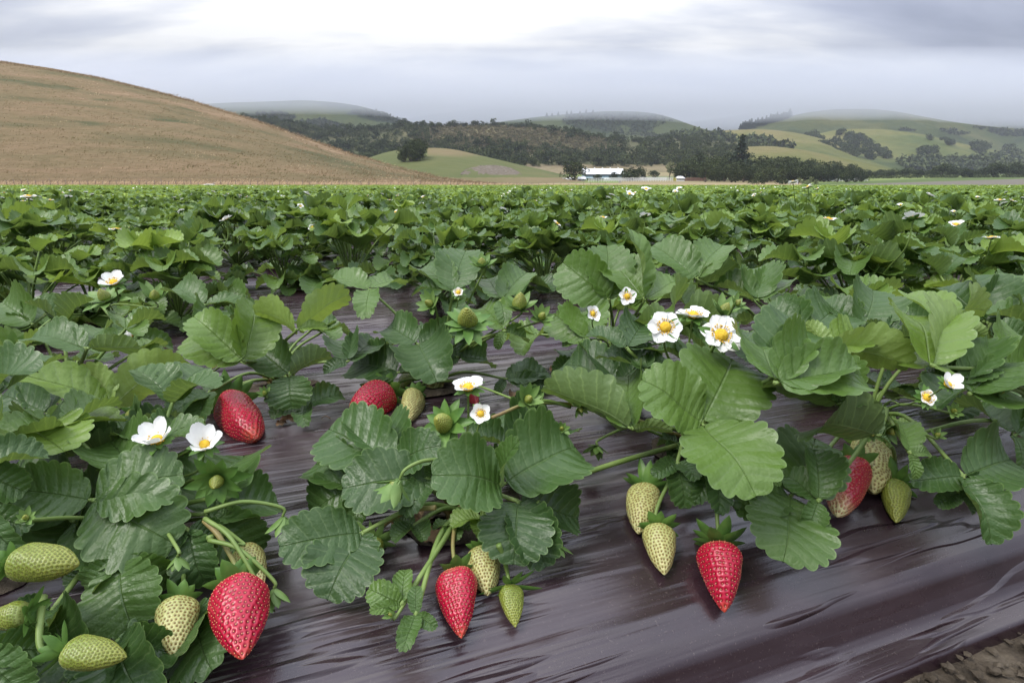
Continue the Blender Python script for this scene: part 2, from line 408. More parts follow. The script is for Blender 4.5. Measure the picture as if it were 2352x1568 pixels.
def flower_parts(parent, o, axis, D, rng, stalk_to, cupa=0.35, n=5, lod=0, label=None, withered=False):
    o = np.array(o, float); a = np.array(axis, float); a /= np.linalg.norm(a)
    mb = MB(); petals(mb, o, a, D*(0.72 if withered else 1), rng, n, cupa, lod)
    fl = mb.build('flower', M['petal'], parent)
    if label: fl['label'] = label
    mb = MB(); dome(mb, o+a*D*0.02, a, D*0.165, D*0.15, 0, 0.07, rng, 6, 14)
    if lod == 0:
        t = np.array([1, 0, 0]) if abs(a[0]) < .8 else np.array([0, 1, 0]); b = np.cross(a, t); b /= np.linalg.norm(b); c = np.cross(a, b)
        for i in range(22):
            th = 2*math.pi*i/22+rng.random()*.2; r = math.cos(th)*b+math.sin(th)*c; q = o+r*D*(0.20+0.05*rng.random())+a*D*(0.07+0.07*rng.random())
            tube(mb, [o+r*D*0.13, q], D*0.008, D*0.006, 4, 0)
            dome(mb, q, a+0.4*r, D*0.022, D*0.026, 1, 0, rng, 3, 6)
    mb.build('flower_centre', [M['yellow'], M['anther']], fl)
    mb = MB(); sepals(mb, o-a*D*0.05, a, 10, D*0.50, D*0.22, 1.35, 0.1, rng, lod); dome(mb, o-a*D*0.0, -a, D*0.10, D*0.09, 0, 0, rng, 4, 8)
    mb.build('calyx', M['sepal'], fl)
    if stalk_to is not None:
        s = np.array(stalk_to, float); mb = MB()
        e = o-a*D*0.08; m1 = e-a*D*0.7+(s-e)*0.12; m2 = (e+s)/2+np.array([0, 0, 0.012]) - a*D*0.3
        tube(mb, [s, m2, m1, e], D*0.05, D*0.035, 6); mb.build('flower_stalk', M['stalk'], fl)
    return fl
def berry_arrays(R, Ln, rng, hi=True, fat=1.0, n_seed_rows=13, bend=0.0):
    """fruit with its axis on -z, calyx end at z = 0"""
    nr, ns = (80, 96) if hi else (12, 14)
    def prof(t):
        t = np.asarray(t, float)
        a = np.sqrt(np.clip(1-(1-t/.24)**2, 0, 1)); b = np.clip(1-(np.clip((t-.24)/.76, 0, 1))**(1.5*fat), 0, 1)**0.72; b = b*(0.93+0.07*np.clip((1-t)/.3, 0, 1))
        return np.where(t < .24, 0.30+0.70*a, b)
    t = (np.linspace(0, 1, nr+1))**1.0; th = 2*math.pi*np.arange(ns)/ns
    k1, k2 = rng.random()*6, rng.random()*6
    def pos(t, th, extra=0.0):
        r = R*prof(t)*(1+0.06*np.sin(2*th+k1)+0.04*np.sin(3*th+k2+2*t)+0.025*np.sin(5*th+k1+7*t)*np.sin(6*t+k2)) + extra
        dip = 0.10*R*np.exp(-(r/(0.5*R))**2)*(t < .24)
        return np.stack([r*np.cos(th)+bend*Ln*t*t, r*np.sin(th), -Ln*t-dip], -1)
    T2, H2 = np.meshgrid(t, th, indexing='ij'); V = pos(T2, H2)
    sd = []
    row = 0; tt = 0.035
    while tt < 0.985:
        r = float(prof(tt)); n = max(3, int(round(2*math.pi*R*r/(0.0043*R/0.02))))
        for k in range(n): sd.append((tt + (rng.random()-.5)*0.016, 2*math.pi*(k+0.5*(row % 2)+(rng.random()-.5)*.42)/n))
        row += 1; tt += 0.0043*R/0.02/Ln*0.86
    sd = np.array(sd); SP = pos(sd[:, 0], sd[:, 1])
    nrm = V - np.array([0, 0, 0]); nrm = np.stack([np.cos(H2), np.sin(H2), np.full_like(H2, -0.35)], -1); nrm /= np.linalg.norm(nrm, axis=-1, keepdims=True)
    ti = np.zeros(V.shape[:2])
    s0 = 0.0015*R/0.02
    if hi:
        fl = V.reshape(-1, 3); dmin = np.full(len(fl), 9.0)
        for c in range(0, len(fl), 1200):
            d = np.linalg.norm(fl[c:c+1200, None]-SP[None], axis=-1); dmin[c:c+1200] = d.min(1)
        g = np.exp(-(dmin/s0)**2).reshape(V.shape[:2]); ti = g
        V = V - nrm*(g*0.0014*R/0.02)[..., None]
    F = []
    a = np.arange(nr)[:, None]*ns; b = np.arange(ns)[None]; c = (np.arange(ns)[None]+1) % ns
    F = np.stack([(a+b).ravel(), (a+c).ravel(), (a+ns+c).ravel(), (a+ns+b).ravel()], 1)[:, ::-1]
    UV = np.stack([H2/6.2832, T2], -1).reshape(-1, 2)
    return V.reshape(-1, 3), F, UV, ti.ravel(), SP, sd
def frame_from(axis, rng=None):
    z = -np.array(axis, float); z /= np.linalg.norm(z)      # local -z goes along axis
    t = np.array([0.3, 0.8, 0.1]); x = np.cross(t, z); x /= np.linalg.norm(x); y = np.cross(z, x)
    return np.stack([x, y, z], 1)
BK = {'ripe': ('ripe', 'seed_y'), 'half': ('half', 'seed_y'), 'pale': ('pale', 'seed_b'), 'green': ('green', 'seed_g')}
def strawberry(parent, top, tip, R, kind, rng, stalk_to=None, label=None, hi=True, calyx=(10, 0.9, 1.35, -0.9), fat=1.0, bend=0.0, stalkmat='stalk', calmat='sepal'):
    top = np.array(top, float); tip = np.array(tip, float); Ln = np.linalg.norm(tip-top); ax = (tip-top)/Ln
    V, F, UV, TI, SP, sd = berry_arrays(R, Ln, rng, hi, fat, bend=bend); Rm = frame_from(ax)
    mb = MB(); mb.add(V@Rm.T+top, F, UV, TI, 0)
    mb.more([(0, 0, 0)][:0] or np.zeros((0, 3), int))
    if hi:
        oc = np.array([(1, 0, 0), (0, 1.5, 0), (-1, 0, 0), (0, -1.5, 0), (0, 0, .9), (0, 0, -.9)])*0.00046*R/0.02
        fc = np.array([(0, 1, 4), (1, 2, 4), (2, 3, 4), (3, 0, 4), (1, 0, 5), (2, 1, 5), (3, 2, 5), (0, 3, 5)])
        for p, (t, th) in zip(SP, sd):
            n = np.array([math.cos(th), math.sin(th), -0.35]); n /= np.linalg.norm(n)
            e1 = np.array([-math.sin(th), math.cos(th), 0]); e2 = np.cross(n, e1)
            q = p - n*0.0004*R/0.02
            mb.add((q + oc[:, :1]*e1 + oc[:, 1:2]*e2 + oc[:, 2:]*n)@Rm.T+top, fc, None, 0.5, 1)
    b = mb.build('strawberry', [M[BK[kind][0]], M[BK[kind][1]]], parent)
    if label: b['label'] = label
    n, cl, ph, cu = calyx
    mb = MB(); sepals(mb, top-ax*R*0.03, -ax, n, R*cl*1.5, R*0.62, ph, cu, rng, 0 if hi else 1)
    dome(mb, top+ax*R*0.05, -ax, R*0.34, R*0.16, 0, 0, rng, 4, 9)
    mb.build('calyx', M[calmat], b)
    if stalk_to is not None:
        s = np.array(stalk_to, float); e = top-ax*R*0.06; mb = MB()
        Lt = np.linalg.norm(s-e); m1 = e-ax*min(Lt*0.3, 0.03); m2 = (m1+s)/2+np.array([0, 0, Lt*0.10])
        tube(mb, [s, m2, m1, e], 0.0023, 0.0014, 7); mb.build('fruit_stalk', M[stalkmat], b)
    return b
def bud(parent, o, axis, size, rng, stalk_to=None, core='green', n=9, phi=0.9, curl=-0.3, mat='sepal_pale', label=None, fruit=0.5):
    """young fruit or spent flower: a little green core in a star of sepals"""
    o = np.array(o, float); a = np.array(axis, float); a /= np.linalg.norm(a)
    mb = MB(); sepals(mb, o-a*size*0.05, a, n, size*0.62, size*0.27, phi, curl, rng, 0)
    b = mb.build('flower_bud', M[mat], parent)
    if label: b['label'] = label
    R = size*0.145*fruit/0.5; V, F, UV, TI, SP, sd = berry_arrays(R, R*2.3, rng, fruit > .45, n_seed_rows=6)
    mb = MB(); mb.add(V@frame_from(a).T+o+a*R*0.2, F, UV, TI); mb.build('young_fruit', M[core], b)
    if stalk_to is not None:
        s = np.array(stalk_to, float); Lt = np.linalg.norm(s-o); mb = MB()
        tube(mb, [s, (s+o)/2+np.array([0, 0, Lt*0.1])-a*Lt*0.1, o-a*size*0.3, o-a*size*0.04], 0.0018, 0.0011, 6); mb.build('fruit_stalk', M['stalk'], b)
    return b

def leaf_object(parent, org, J, lfs, rng, tint, crown, label=None, lod=0, pet=True, rad=0.0021, stalkmat='stalk'):
    """one compound leaf: blades with a common base J (world), its stalk a sub-part"""
    org = np.array(org, float); mb = MB(); J = np.array(J, float)
    for (T, kw) in lfs:
        T = np.array(T, float); d = T-J; Bp = J+d*0.035
        kw = dict(kw); nr = kw.pop('n')
        leaflet(mb, Bp-org, T-org, nr, rng, lod, ti=tint+(rng.random()-.5)*0.08, **kw)
    lf = mb.build('leaf', M['leaf'], parent)
    if label: lf['label'] = label
    mb = MB()
    for (T, kw) in lfs:
        T = np.array(T, float); tube(mb, [J-org, J+(T-J)*0.05-org], rad*0.8, rad*0.5, 5)
    if pet:
        c = np.array(crown, float); dv = J-c; dist = np.linalg.norm(dv)
        mean = sum((np.array(T, float)-J) for T, _ in lfs); mean /= np.linalg.norm(mean)+1e-9
        m = c+dv*0.5+np.array([0, 0, 0.10*dist])-mean*dist*0.06
        tube(mb, [c-org, m-org, J-org], rad*1.25, rad*0.85, 7)
    mb.build('leaf_stalk', M[stalkmat], lf)
    return lf

# random plant in crown coordinates ------------------------------------------------
def rand_leaf(rng, i, n, sc=1.0, lowp=0.35):
    az = i*2.399963+(rng.random()-.5)*0.8
    low = rng.random() < lowp
    pl = (0.10+0.07*rng.random())*sc*(0.85 if low else 1.0)
    el = (D2R(10)+D2R(25)*rng.random()) if low else (D2R(42)+D2R(38)*rng.random())
    J = np.array([math.cos(az)*math.cos(el), math.sin(az)*math.cos(el), math.sin(el)])*pl
    J[2] = max(J[2], 0.018)
    ln = (0.046+0.030*rng.random())*sc
    pitch = D2R(-14) if low else D2R(-16+48*rng.random())
    tw = az+(rng.random()-.5)*0.7
    lfs = []
    cup = 0.2+0.9*rng.random()**1.2; droop = 0.25*rng.random(); nn = None
    for k, (da, s) in enumerate(((0, 1.0), (1.25+0.3*rng.random(), 0.92), (-1.25-0.3*rng.random(), 0.92))):
        a = tw+da; pp = pitch+(D2R(4) if k else 0)+(rng.random()-.5)*0.3
        d = np.array([math.cos(a)*math.cos(pp), math.sin(a)*math.cos(pp), math.sin(pp)])
        T = J+d*ln*s
        if T[2] < 0.006: T[2] = 0.006
        up = np.array([-d[0]*d[2], -d[1]*d[2], 1-d[2]**2])+np.array([rng.random()-.5, rng.random()-.5, 0])*0.35
        lfs.append((T, dict(n=up, cup=cup, fold=0.05+0.25*rng.random(), arch=0.02+0.08*rng.random(), droop=droop, ruf=0.02+0.035*rng.random(), w=0.84+0.14*rng.random())))
    t = rng.random(); tint = 0.2+0.5*t if t < 0.78 else 0.62+0.33*rng.random()
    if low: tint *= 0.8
    return J, lfs, tint
def plant_mesh(rng, lod, nl, sc=1.0, lowp=0.35, kink=None, mb=None, off=None, stalks=True):
    mb = mb or MB(); ms = MB()
    for i in range(nl):
        J, lfs, tint = rand_leaf(rng, i, nl, sc, lowp)
        for T, kw in lfs:
            kw = dict(kw); nr = kw.pop('n')
            if lod >= 2: kw['cup'] *= .5; kw['fold'] *= .5
            leaflet(mb, J+(T-J)*.04, T, nr, rng, lod, ti=tint+(rng.random()-.5)*.06, **kw)
        if stalks: tube(ms, [np.zeros(3), J*0.5+np.array([0, 0, J[2]*0.12+0.003]), J], 0.0026, 0.0016, 5 if lod < 2 else 3, sub=4 if lod < 2 else 1)
    return mb, ms
# ------------------------------------------------------------------ ground and raised beds
NPR = np.random.default_rng(5)
def hgt_noise(x, y, z=0.0, oct=4):
    from mathutils import noise as mn
    return mn.fractal(Vector((x, y, z)), 1.0, 2.0, oct)
def soil_mat():
    m, t, o = newmat('soil_and_meadow')
    tc = N(t, 'ShaderNodeTexCoord').outputs['Object']; sp = N(t, 'ShaderNodeSeparateXYZ'); L(t, tc, sp.inputs[0])
    n1 = noise(t, tc, 35, 6, 0.65); n2 = noise(t, tc, 6, 4)
    soil = ramp(t, n1, [(0.3, (0.035, 0.027, 0.018)), (0.5, (0.11, 0.088, 0.064)), (0.72, (0.21, 0.175, 0.13))])
    soil = mixc(t, mth(t, 'MULTIPLY', n2, 0.5), soil, (0.06, 0.048, 0.036))
    g = ramp(t, noise(t, tc, 0.08, 6), [(0.35, (0.20, 0.19, 0.085)), (0.65, (0.33, 0.25, 0.14))])
    f = mth(t, 'GREATER_THAN', sp.outputs[1], 48.2)
    c = mixc(t, f, soil, g)
    vo = N(t, 'ShaderNodeTexVoronoi'); vo.inputs['Scale'].default_value = 70; L(t, tc, vo.inputs['Vector'])
    h = mth(t, 'ADD', noise(t, tc, 55, 8, 0.7), mth(t, 'MULTIPLY', vo.outputs['Distance'], -0.5))
    b = bsdf(t, c, 0.92, 0.2, bump(t, h, 0.012)); L(t, b.outputs[0], o.inputs[0]); return m
M['soil'] = soil_mat()
def build_ground():
    n = 320; s = np.linspace(-1, 1, n+1); a, b = 0.16, 10.9; ax = a*np.sinh(b*s)
    X, Y = np.meshgrid(ax+0.55, ax+0.35, indexing='ij'); Z = np.zeros_like(X)
    from mathutils import noise as mn
    for i, j in np.argwhere((np.abs(X-0.55) < 1.6) & (np.abs(Y-0.35) < 1.6)):
        x, y = X[i, j], Y[i, j]
        Z[i, j] = 0.006+0.004*mn.fractal(Vector((x*30, y*30, 0)), 1, 2, 4)+0.006*abs(mn.noise(Vector((x*38, y*38, 3))))-0.004
    Z[(np.abs(X) > 60) | (np.abs(Y) > 60)] = -0.05
    i, j = np.meshgrid(np.arange(n), np.arange(n), indexing='ij'); q = (i*(n+1)+j).ravel()
    mb = MB(); mb.add(np.stack([X, Y, Z], -1).reshape(-1, 3), np.stack([q, q+n+1, q+n+2, q+1], 1))
    tag(mb.build('ground', M['soil']), kind='structure')
build_ground()
def clods():
    rg = np.random.default_rng(8); m = MB()
    ico = np.array([(0, 0, 1), (.89, 0, .45), (.28, .85, .45), (-.72, .53, .45), (-.72, -.53, .45), (.28, -.85, .45), (.72, .53, -.45), (-.28, .85, -.45), (-.89, 0, -.45), (-.28, -.85, -.45), (.72, -.53, -.45), (0, 0, -1)])
    fc = [(0, 1, 2), (0, 2, 3), (0, 3, 4), (0, 4, 5), (0, 5, 1), (1, 6, 2), (2, 7, 3), (3, 8, 4), (4, 9, 5), (5, 10, 1), (6, 7, 2), (7, 8, 3), (8, 9, 4), (9, 10, 5), (10, 6, 1), (11, 7, 6), (11, 8, 7), (11, 9, 8), (11, 10, 9), (11, 6, 10)]
    for _ in range(4200):
        u, p = rg.uniform(.25, 2.0), rg.uniform(-.05, .243); q = uv2w(u, p); s = .0012+.0042*rg.random()**3
        m.add(ico*(1+.35*rg.normal(size=(12, 1)))*s*np.array([1, 1, .7])+np.array([q.x, q.y, .008+s*.3]), fc)
    tag(m.build('soil_clods', M['soil'], smooth=False), 'crumbly brown soil beside the film edge', 'soil', kind='stuff')
clods()
def mulch_mat():
    m, t, o = newmat('plastic_mulch')
    tc = N(t, 'ShaderNodeTexCoord').outputs['Object']
    sp = N(t, 'ShaderNodeSeparateXYZ'); L(t, tc, sp.inputs[0])
    big = noise(t, mapping(t, tc, (1.6, 5, 1)), 1.0, 3)
    st = noise(t, mapping(t, tc, (2.6, 82, 6), (0, 0, 0.03)), 1.0, 2.5, 0.5)
    st2 = noise(t, mapping(t, tc, (4.2, 46, 4), (0, 0, -0.02)), 1.0, 2, 0.5, 0.15)
    mask = ramp(t, big, [(0.42, 0.06), (0.60, 1.0)])
    dash = ramp(t, st2, [(0.575, 0.0), (0.63, 1.0)])               # short pinched folds
    fine = mth(t, 'MULTIPLY', st, mask)
    hh = mth(t, 'ADD', mth(t, 'MULTIPLY', fine, 1.25), mth(t, 'MULTIPLY', dash, 0.55))
    hh = mth(t, 'ADD', hh, mth(t, 'MULTIPLY', noise(t, tc, 700, 2), 0.012))
    nm = bump(t, hh, 0.0046, 1.0)
    dust = noise(t, mapping(t, tc, (5, 16, 5)), 1.0, 6, 0.6)
    c = ramp(t, dust, [(0.34, (0.018, 0.009, 0.012)), (0.55, (0.031, 0.018, 0.022)), (0.78, (0.062, 0.045, 0.048))])
    spk = ramp(t, noise(t, tc, 420, 2), [(0.64, 0.0), (0.76, 0.30)])
    c = mixc(t, spk, c, (0.16, 0.13, 0.115))
    rg = ramp(t, dust, [(0.3, 0.19), (0.7, 0.34)])
    b = bsdf(t, c, rg, 0.8, nm); L(t, b.outputs[0], o.inputs[0]); return m
M['mulch'] = mulch_mat()
from mathutils import noise as MN
def bed_mesh(k, ulo, uhi, du, prof_n, disp):
    pc = C1+k*PER
    q = np.concatenate([-np.array(PQ[::-1]), np.array(PQ[1:])]) if prof_n == 0 else None
    if prof_n:
        q = np.linspace(-0.47, 0.47, prof_n)
        extra = np.concatenate([-np.array(PQ[4:]), np.array(PQ[4:])]); q = np.unique(np.concatenate([q, extra]))
    z = np.interp(np.abs(q), PQ, PZ)
    u = np.arange(ulo, uhi+du, du)
    U, Q = np.meshgrid(u, q, indexing='ij'); Z = np.repeat(z[None], len(u), 0).copy()
    if disp:
        for i in range(U.shape[0]):
            for j in range(U.shape[1]):
                a, b = U[i, j], Q[i, j]+k*3
                mk = 0.5+0.5*MN.noise(Vector((a*2.1, b*4, 5)))
                # long tension wrinkles in the film, fading in and out along the bed
                r1 = MN.noise(Vector((a*3.0, b*42, 1))); r2 = MN.noise(Vector((a*5.5, b*85+a*2, 7)))
                side = 1.0 if abs(Q[i, j]) < 0.36 else 0.5
                mk = max(0.05, min(1, (1.0-a)*1.5 if k == 0 and b < .05 else 1))*max(0, mk)**1.3
                if abs(Q[i, j]) > .39: side = .12
                Z[i, j] += side*(0.0062*mk*r1 + 0.0030*mk*r2 + 0.003*MN.noise(Vector((a*1.7, b*5, 2))))
    i, j = np.meshgrid(np.arange(len(u)-1), np.arange(len(q)-1), indexing='ij'); n = len(q); f = (i*n+j).ravel()
    return np.stack([U, Q+pc, Z], -1).reshape(-1, 3), np.stack([f, f+n, f+n+1, f+1], 1)
YMAX = 47.0
def urange(p, m=1.2):
    lo = (-.598*p-m)/1.282; hi = (1.282*p+m)/.598
    hi = min(hi, (YMAX+1-p*CU)/SU); return lo, hi
NB = 90
beds_rest = MB()
for k in range(NB):
    p = C1+k*PER; lo, hi = urange(p)
    if hi <= lo+0.5: continue
    if k < 1: V, F = bed_mesh(k, -0.95, 3.4, 0.0150, 230, True)
    elif k < 3: V, F = bed_mesh(k, lo-0.3, min(hi, 7), 0.03, 90, True)
    else: V, F = bed_mesh(k, lo-1, hi+1, 4.0, 0, False)
    mb = MB() if k < 3 else beds_rest
    mb.add(V, F)
    if k < 3:
        o = mb.build('raised_bed', M['mulch']); o.rotation_euler = (0, 0, BA)
        tag(o, 'raised bed wrapped in dark plum plastic film, '+['closest to the camera', 'next one behind the closest', 'third from the camera'][k], 'raised bed', kind='structure')
o = beds_rest.build('raised_bed', M['mulch']); o.rotation_euler = (0, 0, BA)
tag(o, 'rows of film covered raised beds running to the foot of the hills', 'raised beds', kind='structure')

# ------------------------------------------------------------------ hills, built as height fields at their own distances
def in_poly(x, y, poly):
    c = False; n = len(poly)
    for i in range(n):
        x1, y1 = poly[i]; x2, y2 = poly[(i+1) % n]
        if (y1 > y) != (y2 > y) and x < (x2-x1)*(y-y1)/(y2-y1)+x1: c = not c
    return c
def hill_mat(name, stops, nscale, stretch=(1, 1, 1), bumpd=0.0, mottle=0.35, mot=(0.7, 0.75, 0.6), tw=0.25):
    m, t, o = newmat(name)
    tc = N(t, 'ShaderNodeTexCoord').outputs['Object']; v = mapping(t, tc, stretch)
    a = N(t, 'ShaderNodeAttribute', attribute_name='tint').outputs['Fac']
    n1 = noise(t, v, nscale, 8, 0.62); n2 = noise(t, v, nscale*(22 if mottle > .7 else 7), 8, 0.72)
    a2 = mth(t, 'ADD', a, mth(t, 'MULTIPLY', mth(t, 'SUBTRACT', n1, 0.5), tw), clamp=True)
    c = ramp(t, a2, stops)
    c = mixc(t, mth(t, 'MULTIPLY', ramp(t, n2, [(0.35, 0.0), (0.7, 1.0)]), mottle), c, mixc(t, 1.0, c, mot, 'MULTIPLY'))
    nm = bump(t, mth(t, 'ADD', n1, mth(t, 'MULTIPLY', n2, 0.4)), bumpd) if bumpd else None
    b = bsdf(t, c, 0.95, 0.1, nm); L(t, b.outputs[0], o.inputs[0]); return m
LAY = {}
def layer(name, crest, r0, r1, mat, zb=0.0, cover=None, rows=70, step=6, amp=0.0, ns=0.02, back=0.6, shp=1.15, label=None):
    cx = [c[0] for c in crest]; cyy = [c[1] for c in crest]
    # smooth the crest line
    xs = np.arange(cx[0], cx[-1]+step, step); ys = np.interp(xs, cx, cyy)
    kk = max(1, int(24/step)); ker = np.ones(2*kk+1)/(2*kk+1); ys = np.convolve(np.pad(ys, kk, 'edge'), ker, 'valid')
    ts = np.concatenate([np.linspace(0, 1, rows), 1+np.linspace(0.02, back, 14)])
    V = []; TI = []
    for x, y in zip(xs, ys):
        xx, f, d = fd(x, y); zc = CZ-d*r1/f
        for t in ts:
            Y = r0+(r1-r0)*t; X = xx*Y/f
            if t <= 1: z = zb+(zc-zb)*t**shp
            else: z = zb+(zc-zb)*max(-0.3, 1-((t-1)/back)**1.6*1.3)
            if amp: z += amp*min(1, t*1.5)*(1 if t < .85 else max(0, (1-t)/.15 if t <= 1 else 0))*MN.fractal(Vector((X*ns, Y*ns, 1)), 1, 2, 5)
            V.append((X, Y, z))
            f2 = Y; 
            if cover:
                # sketch pixel of this vertex
                cs, sn = math.cos(PITCH), math.sin(PITCH); dz = z-CZ; fw = Y*cs-dz*sn; upv = Y*sn+dz*cs
                TI.append(cover(1176+FPX*X/fw, 784-FPX*upv/fw, X, Y))
            else: TI.append(0.5)
    V = np.array(V); n = len(ts); i, j = np.meshgrid(np.arange(len(xs)-1), np.arange(n-1), indexing='ij'); q = (i*n+j).ravel()
    F = np.stack([q, q+n, q+n+1, q+1], 1)
    mb = MB(); mb.add(V, F, None, np.array(TI)); o = mb.build(name, mat)
    tag(o, label, name.replace('_', ' '), kind='structure')
    LAY[name if name not in LAY else name+'_b'] = None
    bv = BVHTree.FromPolygons([tuple(v) for v in V], [tuple(f) for f in F.tolist()]); o['_'] = 0; del o['_']
    return bv
def hit(bv, px, py):
    x, f, d = fd(px, py); r = bv.ray_cast(Vector((0, 0, CZ)), Vector((x/f, 1, -d/f)).normalized()); return r[0]
def gz(bv, X, Y, default=0.0):
    r = bv.ray_cast(Vector((X, Y, 500)), Vector((0, 0, -1))); return r[0].z if r[0] else default

M['hill_brown'] = hill_mat('dry_grass_hill', [(0.0, (0.075, 0.09, 0.042)), (0.30, (0.120, 0.110, 0.055)), (0.52, (0.195, 0.148, 0.080)), (0.78, (0.245, 0.168, 0.10)), (1.0, (0.42, 0.31, 0.20))], 0.05, (0.5, 1, 3.2), 1.2, 0.85, (0.52, 0.54, 0.46), 1.7)
def cov_brown(px, py, X, Y):
    v = 0.55+0.22*MN.fractal(Vector((X*.02, Y*.035, 3)), 1, 2, 4)
    if py > 417: v = v*.4+0.6*(.75+.3*min(1, (py-417)/8))
    if 396 < py < 411: v -= 0.12
    g = MN.noise(Vector((X*.10, Y*.16, 9)))
    if g > 0.5: v -= (g-0.5)*1.2
    return v
bv_brown = layer('hill', [(-420, 112), (-150, 122), (0, 140), (120, 157), (220, 176), (320, 199), (430, 228), (520, 255), (600, 281), (700, 317), (800, 351), (900, 382), (1000, 406), (1080, 419), (1180, 426), (1300, 429)], 49.5, 170, M['hill_brown'], 0, cov_brown, 80, 7, 0.8, 0.03, label='smooth hill of brown dry grass rising at the left')
M['hill_green'] = hill_mat('pasture_hill', [(0.0, (0.035, 0.055, 0.02)), (0.25, (0.06, 0.08, 0.028)), (0.5, (0.095, 0.105, 0.038)), (0.75, (0.15, 0.125, 0.062)), (1.0, (0.21, 0.15, 0.095))], 0.05, (1, 1, 1.6), 0.5, 0.4, (0.7, 0.75, 0.6), 0.3)
def cov_knoll(px, py, X, Y):
    v = 0.48+0.12*MN.fractal(Vector((X*.03, Y*.03, 3)), 1, 2, 3)
    if px > 980 and py < 362: v += 0.28*min(1, (362-py)/8)
    if py > 408: v += 0.3
    return v
bv_knoll = layer('hill', [(780, 400), (850, 360), (905, 345), (985, 339), (1040, 342), (1090, 354), (1150, 368), (1200, 380), (1260, 393), (1310, 406), (1400, 417), (1480, 422)], 180, 300, M['hill_green'], 0.2, cov_knoll, 60, 6, 1.0, 0.03, label='low green pasture knoll with a bare rock cutting')
M['land'] = hill_mat('valley_floor', [(0.0, (0.06, 0.09, 0.03)), (0.2, (0.10, 0.135, 0.04)), (0.45, (0.15, 0.19, 0.06)), (0.62, (0.125, 0.115, 0.10)), (0.78, (0.22, 0.185, 0.10)), (1.0, (0.33, 0.24, 0.15))], 0.06, (1, 0.5, 1), 0.2, 0.35, (0.75, 0.78, 0.7), 0.10)
def cov_land(px, py, X, Y):
    if px > 1840:                                   # green field, weedy strip and grey tilled ground on the right
        e1 = 426-(px-1850)*0.030; e0 = e1-(4+(px-1850)*0.012)
        if py > e1: return 0.64
        if py > e0: return 0.10
        return 0.42
    if py > 420.5: return 0.86
    if px < 1420: return 0.45
    return 0.78 if (py > 414 or py < 405) else 0.52
bv_land = layer('meadow', [(1180, 410), (1250, 402), (1350, 398), (1450, 396), (1560, 396), (1700, 402), (1850, 408), (1950, 407), (2050, 405), (2352, 402), (2700, 398)], 48, 360, M['land'], 0, cov_land, 110, 10, 0.0, shp=2.7, label='level meadow and tilled ground beyond the crop')
M['hill_brush'] = hill_mat('brushy_ridge', [(0.0, (0.025, 0.038, 0.018)), (0.3, (0.055, 0.065, 0.03)), (0.55, (0.12, 0.11, 0.055)), (0.8, (0.17, 0.145, 0.078)), (1.0, (0.24, 0.19, 0.12))], 0.06, (1, 1, 1), 2.0, 0.6, (0.35, 0.42, 0.3), 0.5)
def cov_ridge(px, py, X, Y):
    v = 0.42
    c = 0.42*math.exp(-((px-1120)/150)**2-((py-310)/28)**2)+0.25*math.exp(-((px-1330)/90)**2-((py-338)/20)**2)
    v += c
    if py > 378 and 1200 < px < 1560: v = 0.93
    return v+0.1*MN.noise(Vector((X*.03, Y*.03, 0)))
bv_ridge = layer('ridge', [(540, 268), (620, 279), (700, 292), (790, 300), (860, 296), (930, 288), (1000, 290), (1080, 287), (1160, 288), (1240, 292), (1300, 302), (1380, 316), (1430, 322), (1500, 322), (1560, 318), (1640, 322), (1700, 330), (1760, 345), (1830, 370)], 330, 600, M['hill_brush'], 4, cov_ridge, 70, 7, 6.0, 0.012, label='long dark ridge covered in oaks and brush behind the barn')
M['hill_grass'] = hill_mat('far_pasture', [(0.0, (0.018, 0.030, 0.016)), (0.3, (0.036, 0.052, 0.018)), (0.5, (0.068, 0.088, 0.028)), (0.75, (0.122, 0.124, 0.040)), (1.0, (0.165, 0.142, 0.060))], 0.014, (1, 1, 1), 5.0, 0.6, (0.6, 0.68, 0.55), 0.75)
def cov_gr(seed, base=0.55, a=0.16, r0=0, r1=1e9):
    def c(px, py, X, Y): return base+(0.38*max(0, min(1, (Y-r0)/(r1-r0)))**1.5-.13 if r0 else 0)+a*MN.fractal(Vector((X*.008, Y*.008, seed)), 1, 2, 4)
    return c
bv_r1 = layer('hill', [(1480, 402), (1560, 378), (1620, 352), (1700, 338), (1770, 335), (1850, 345), (1930, 362), (2010, 379), (2100, 400), (2200, 412)], 335, 500, M['hill_grass'], 3, cov_gr(1, 0.62, .3, 335, 500), 50, 7, 4, 0.014, label='rounded tan grass hill behind the dark grove')
bv_r2 = layer('hill', [(1420, 345), (1560, 312), (1640, 301), (1700, 298), (1760, 297), (1830, 305), (1890, 319), (1960, 343), (2040, 368), (2120, 392), (2200, 410)], 470, 780, M['hill_grass'], 4, cov_gr(2, 0.60, .3, 470, 780), 60, 7, 8, 0.010, label='grass hill with a band of trees on its right flank')
bv_r3 = layer('hill', [(1760, 372), (1830, 328), (1890, 304), (1940, 296), (2030, 297), (2122, 309), (2200, 328), (2263, 341), (2352, 356), (2500, 372), (2700, 380)], 560, 860, M['hill_grass'], 4, cov_gr(3, 0.58, .3, 560, 860), 60, 7, 9, 0.010, label='broad pale grass hill at the right with scattered oaks')
bv_r4 = layer('hill', [(1560, 330), (1650, 306), (1708, 298), (1778, 279), (1824, 264), (1870, 256), (1912, 251), (2000, 250), (2060, 256), (2110, 266), (2193, 281), (2263, 290), (2352, 297), (2500, 305), (2700, 300)], 850, 1250, M['hill_grass'], 6, cov_gr(4, 0.46, .3, 850, 1250), 60, 8, 18, 0.007, label='high hazy green hill touching the cloud')
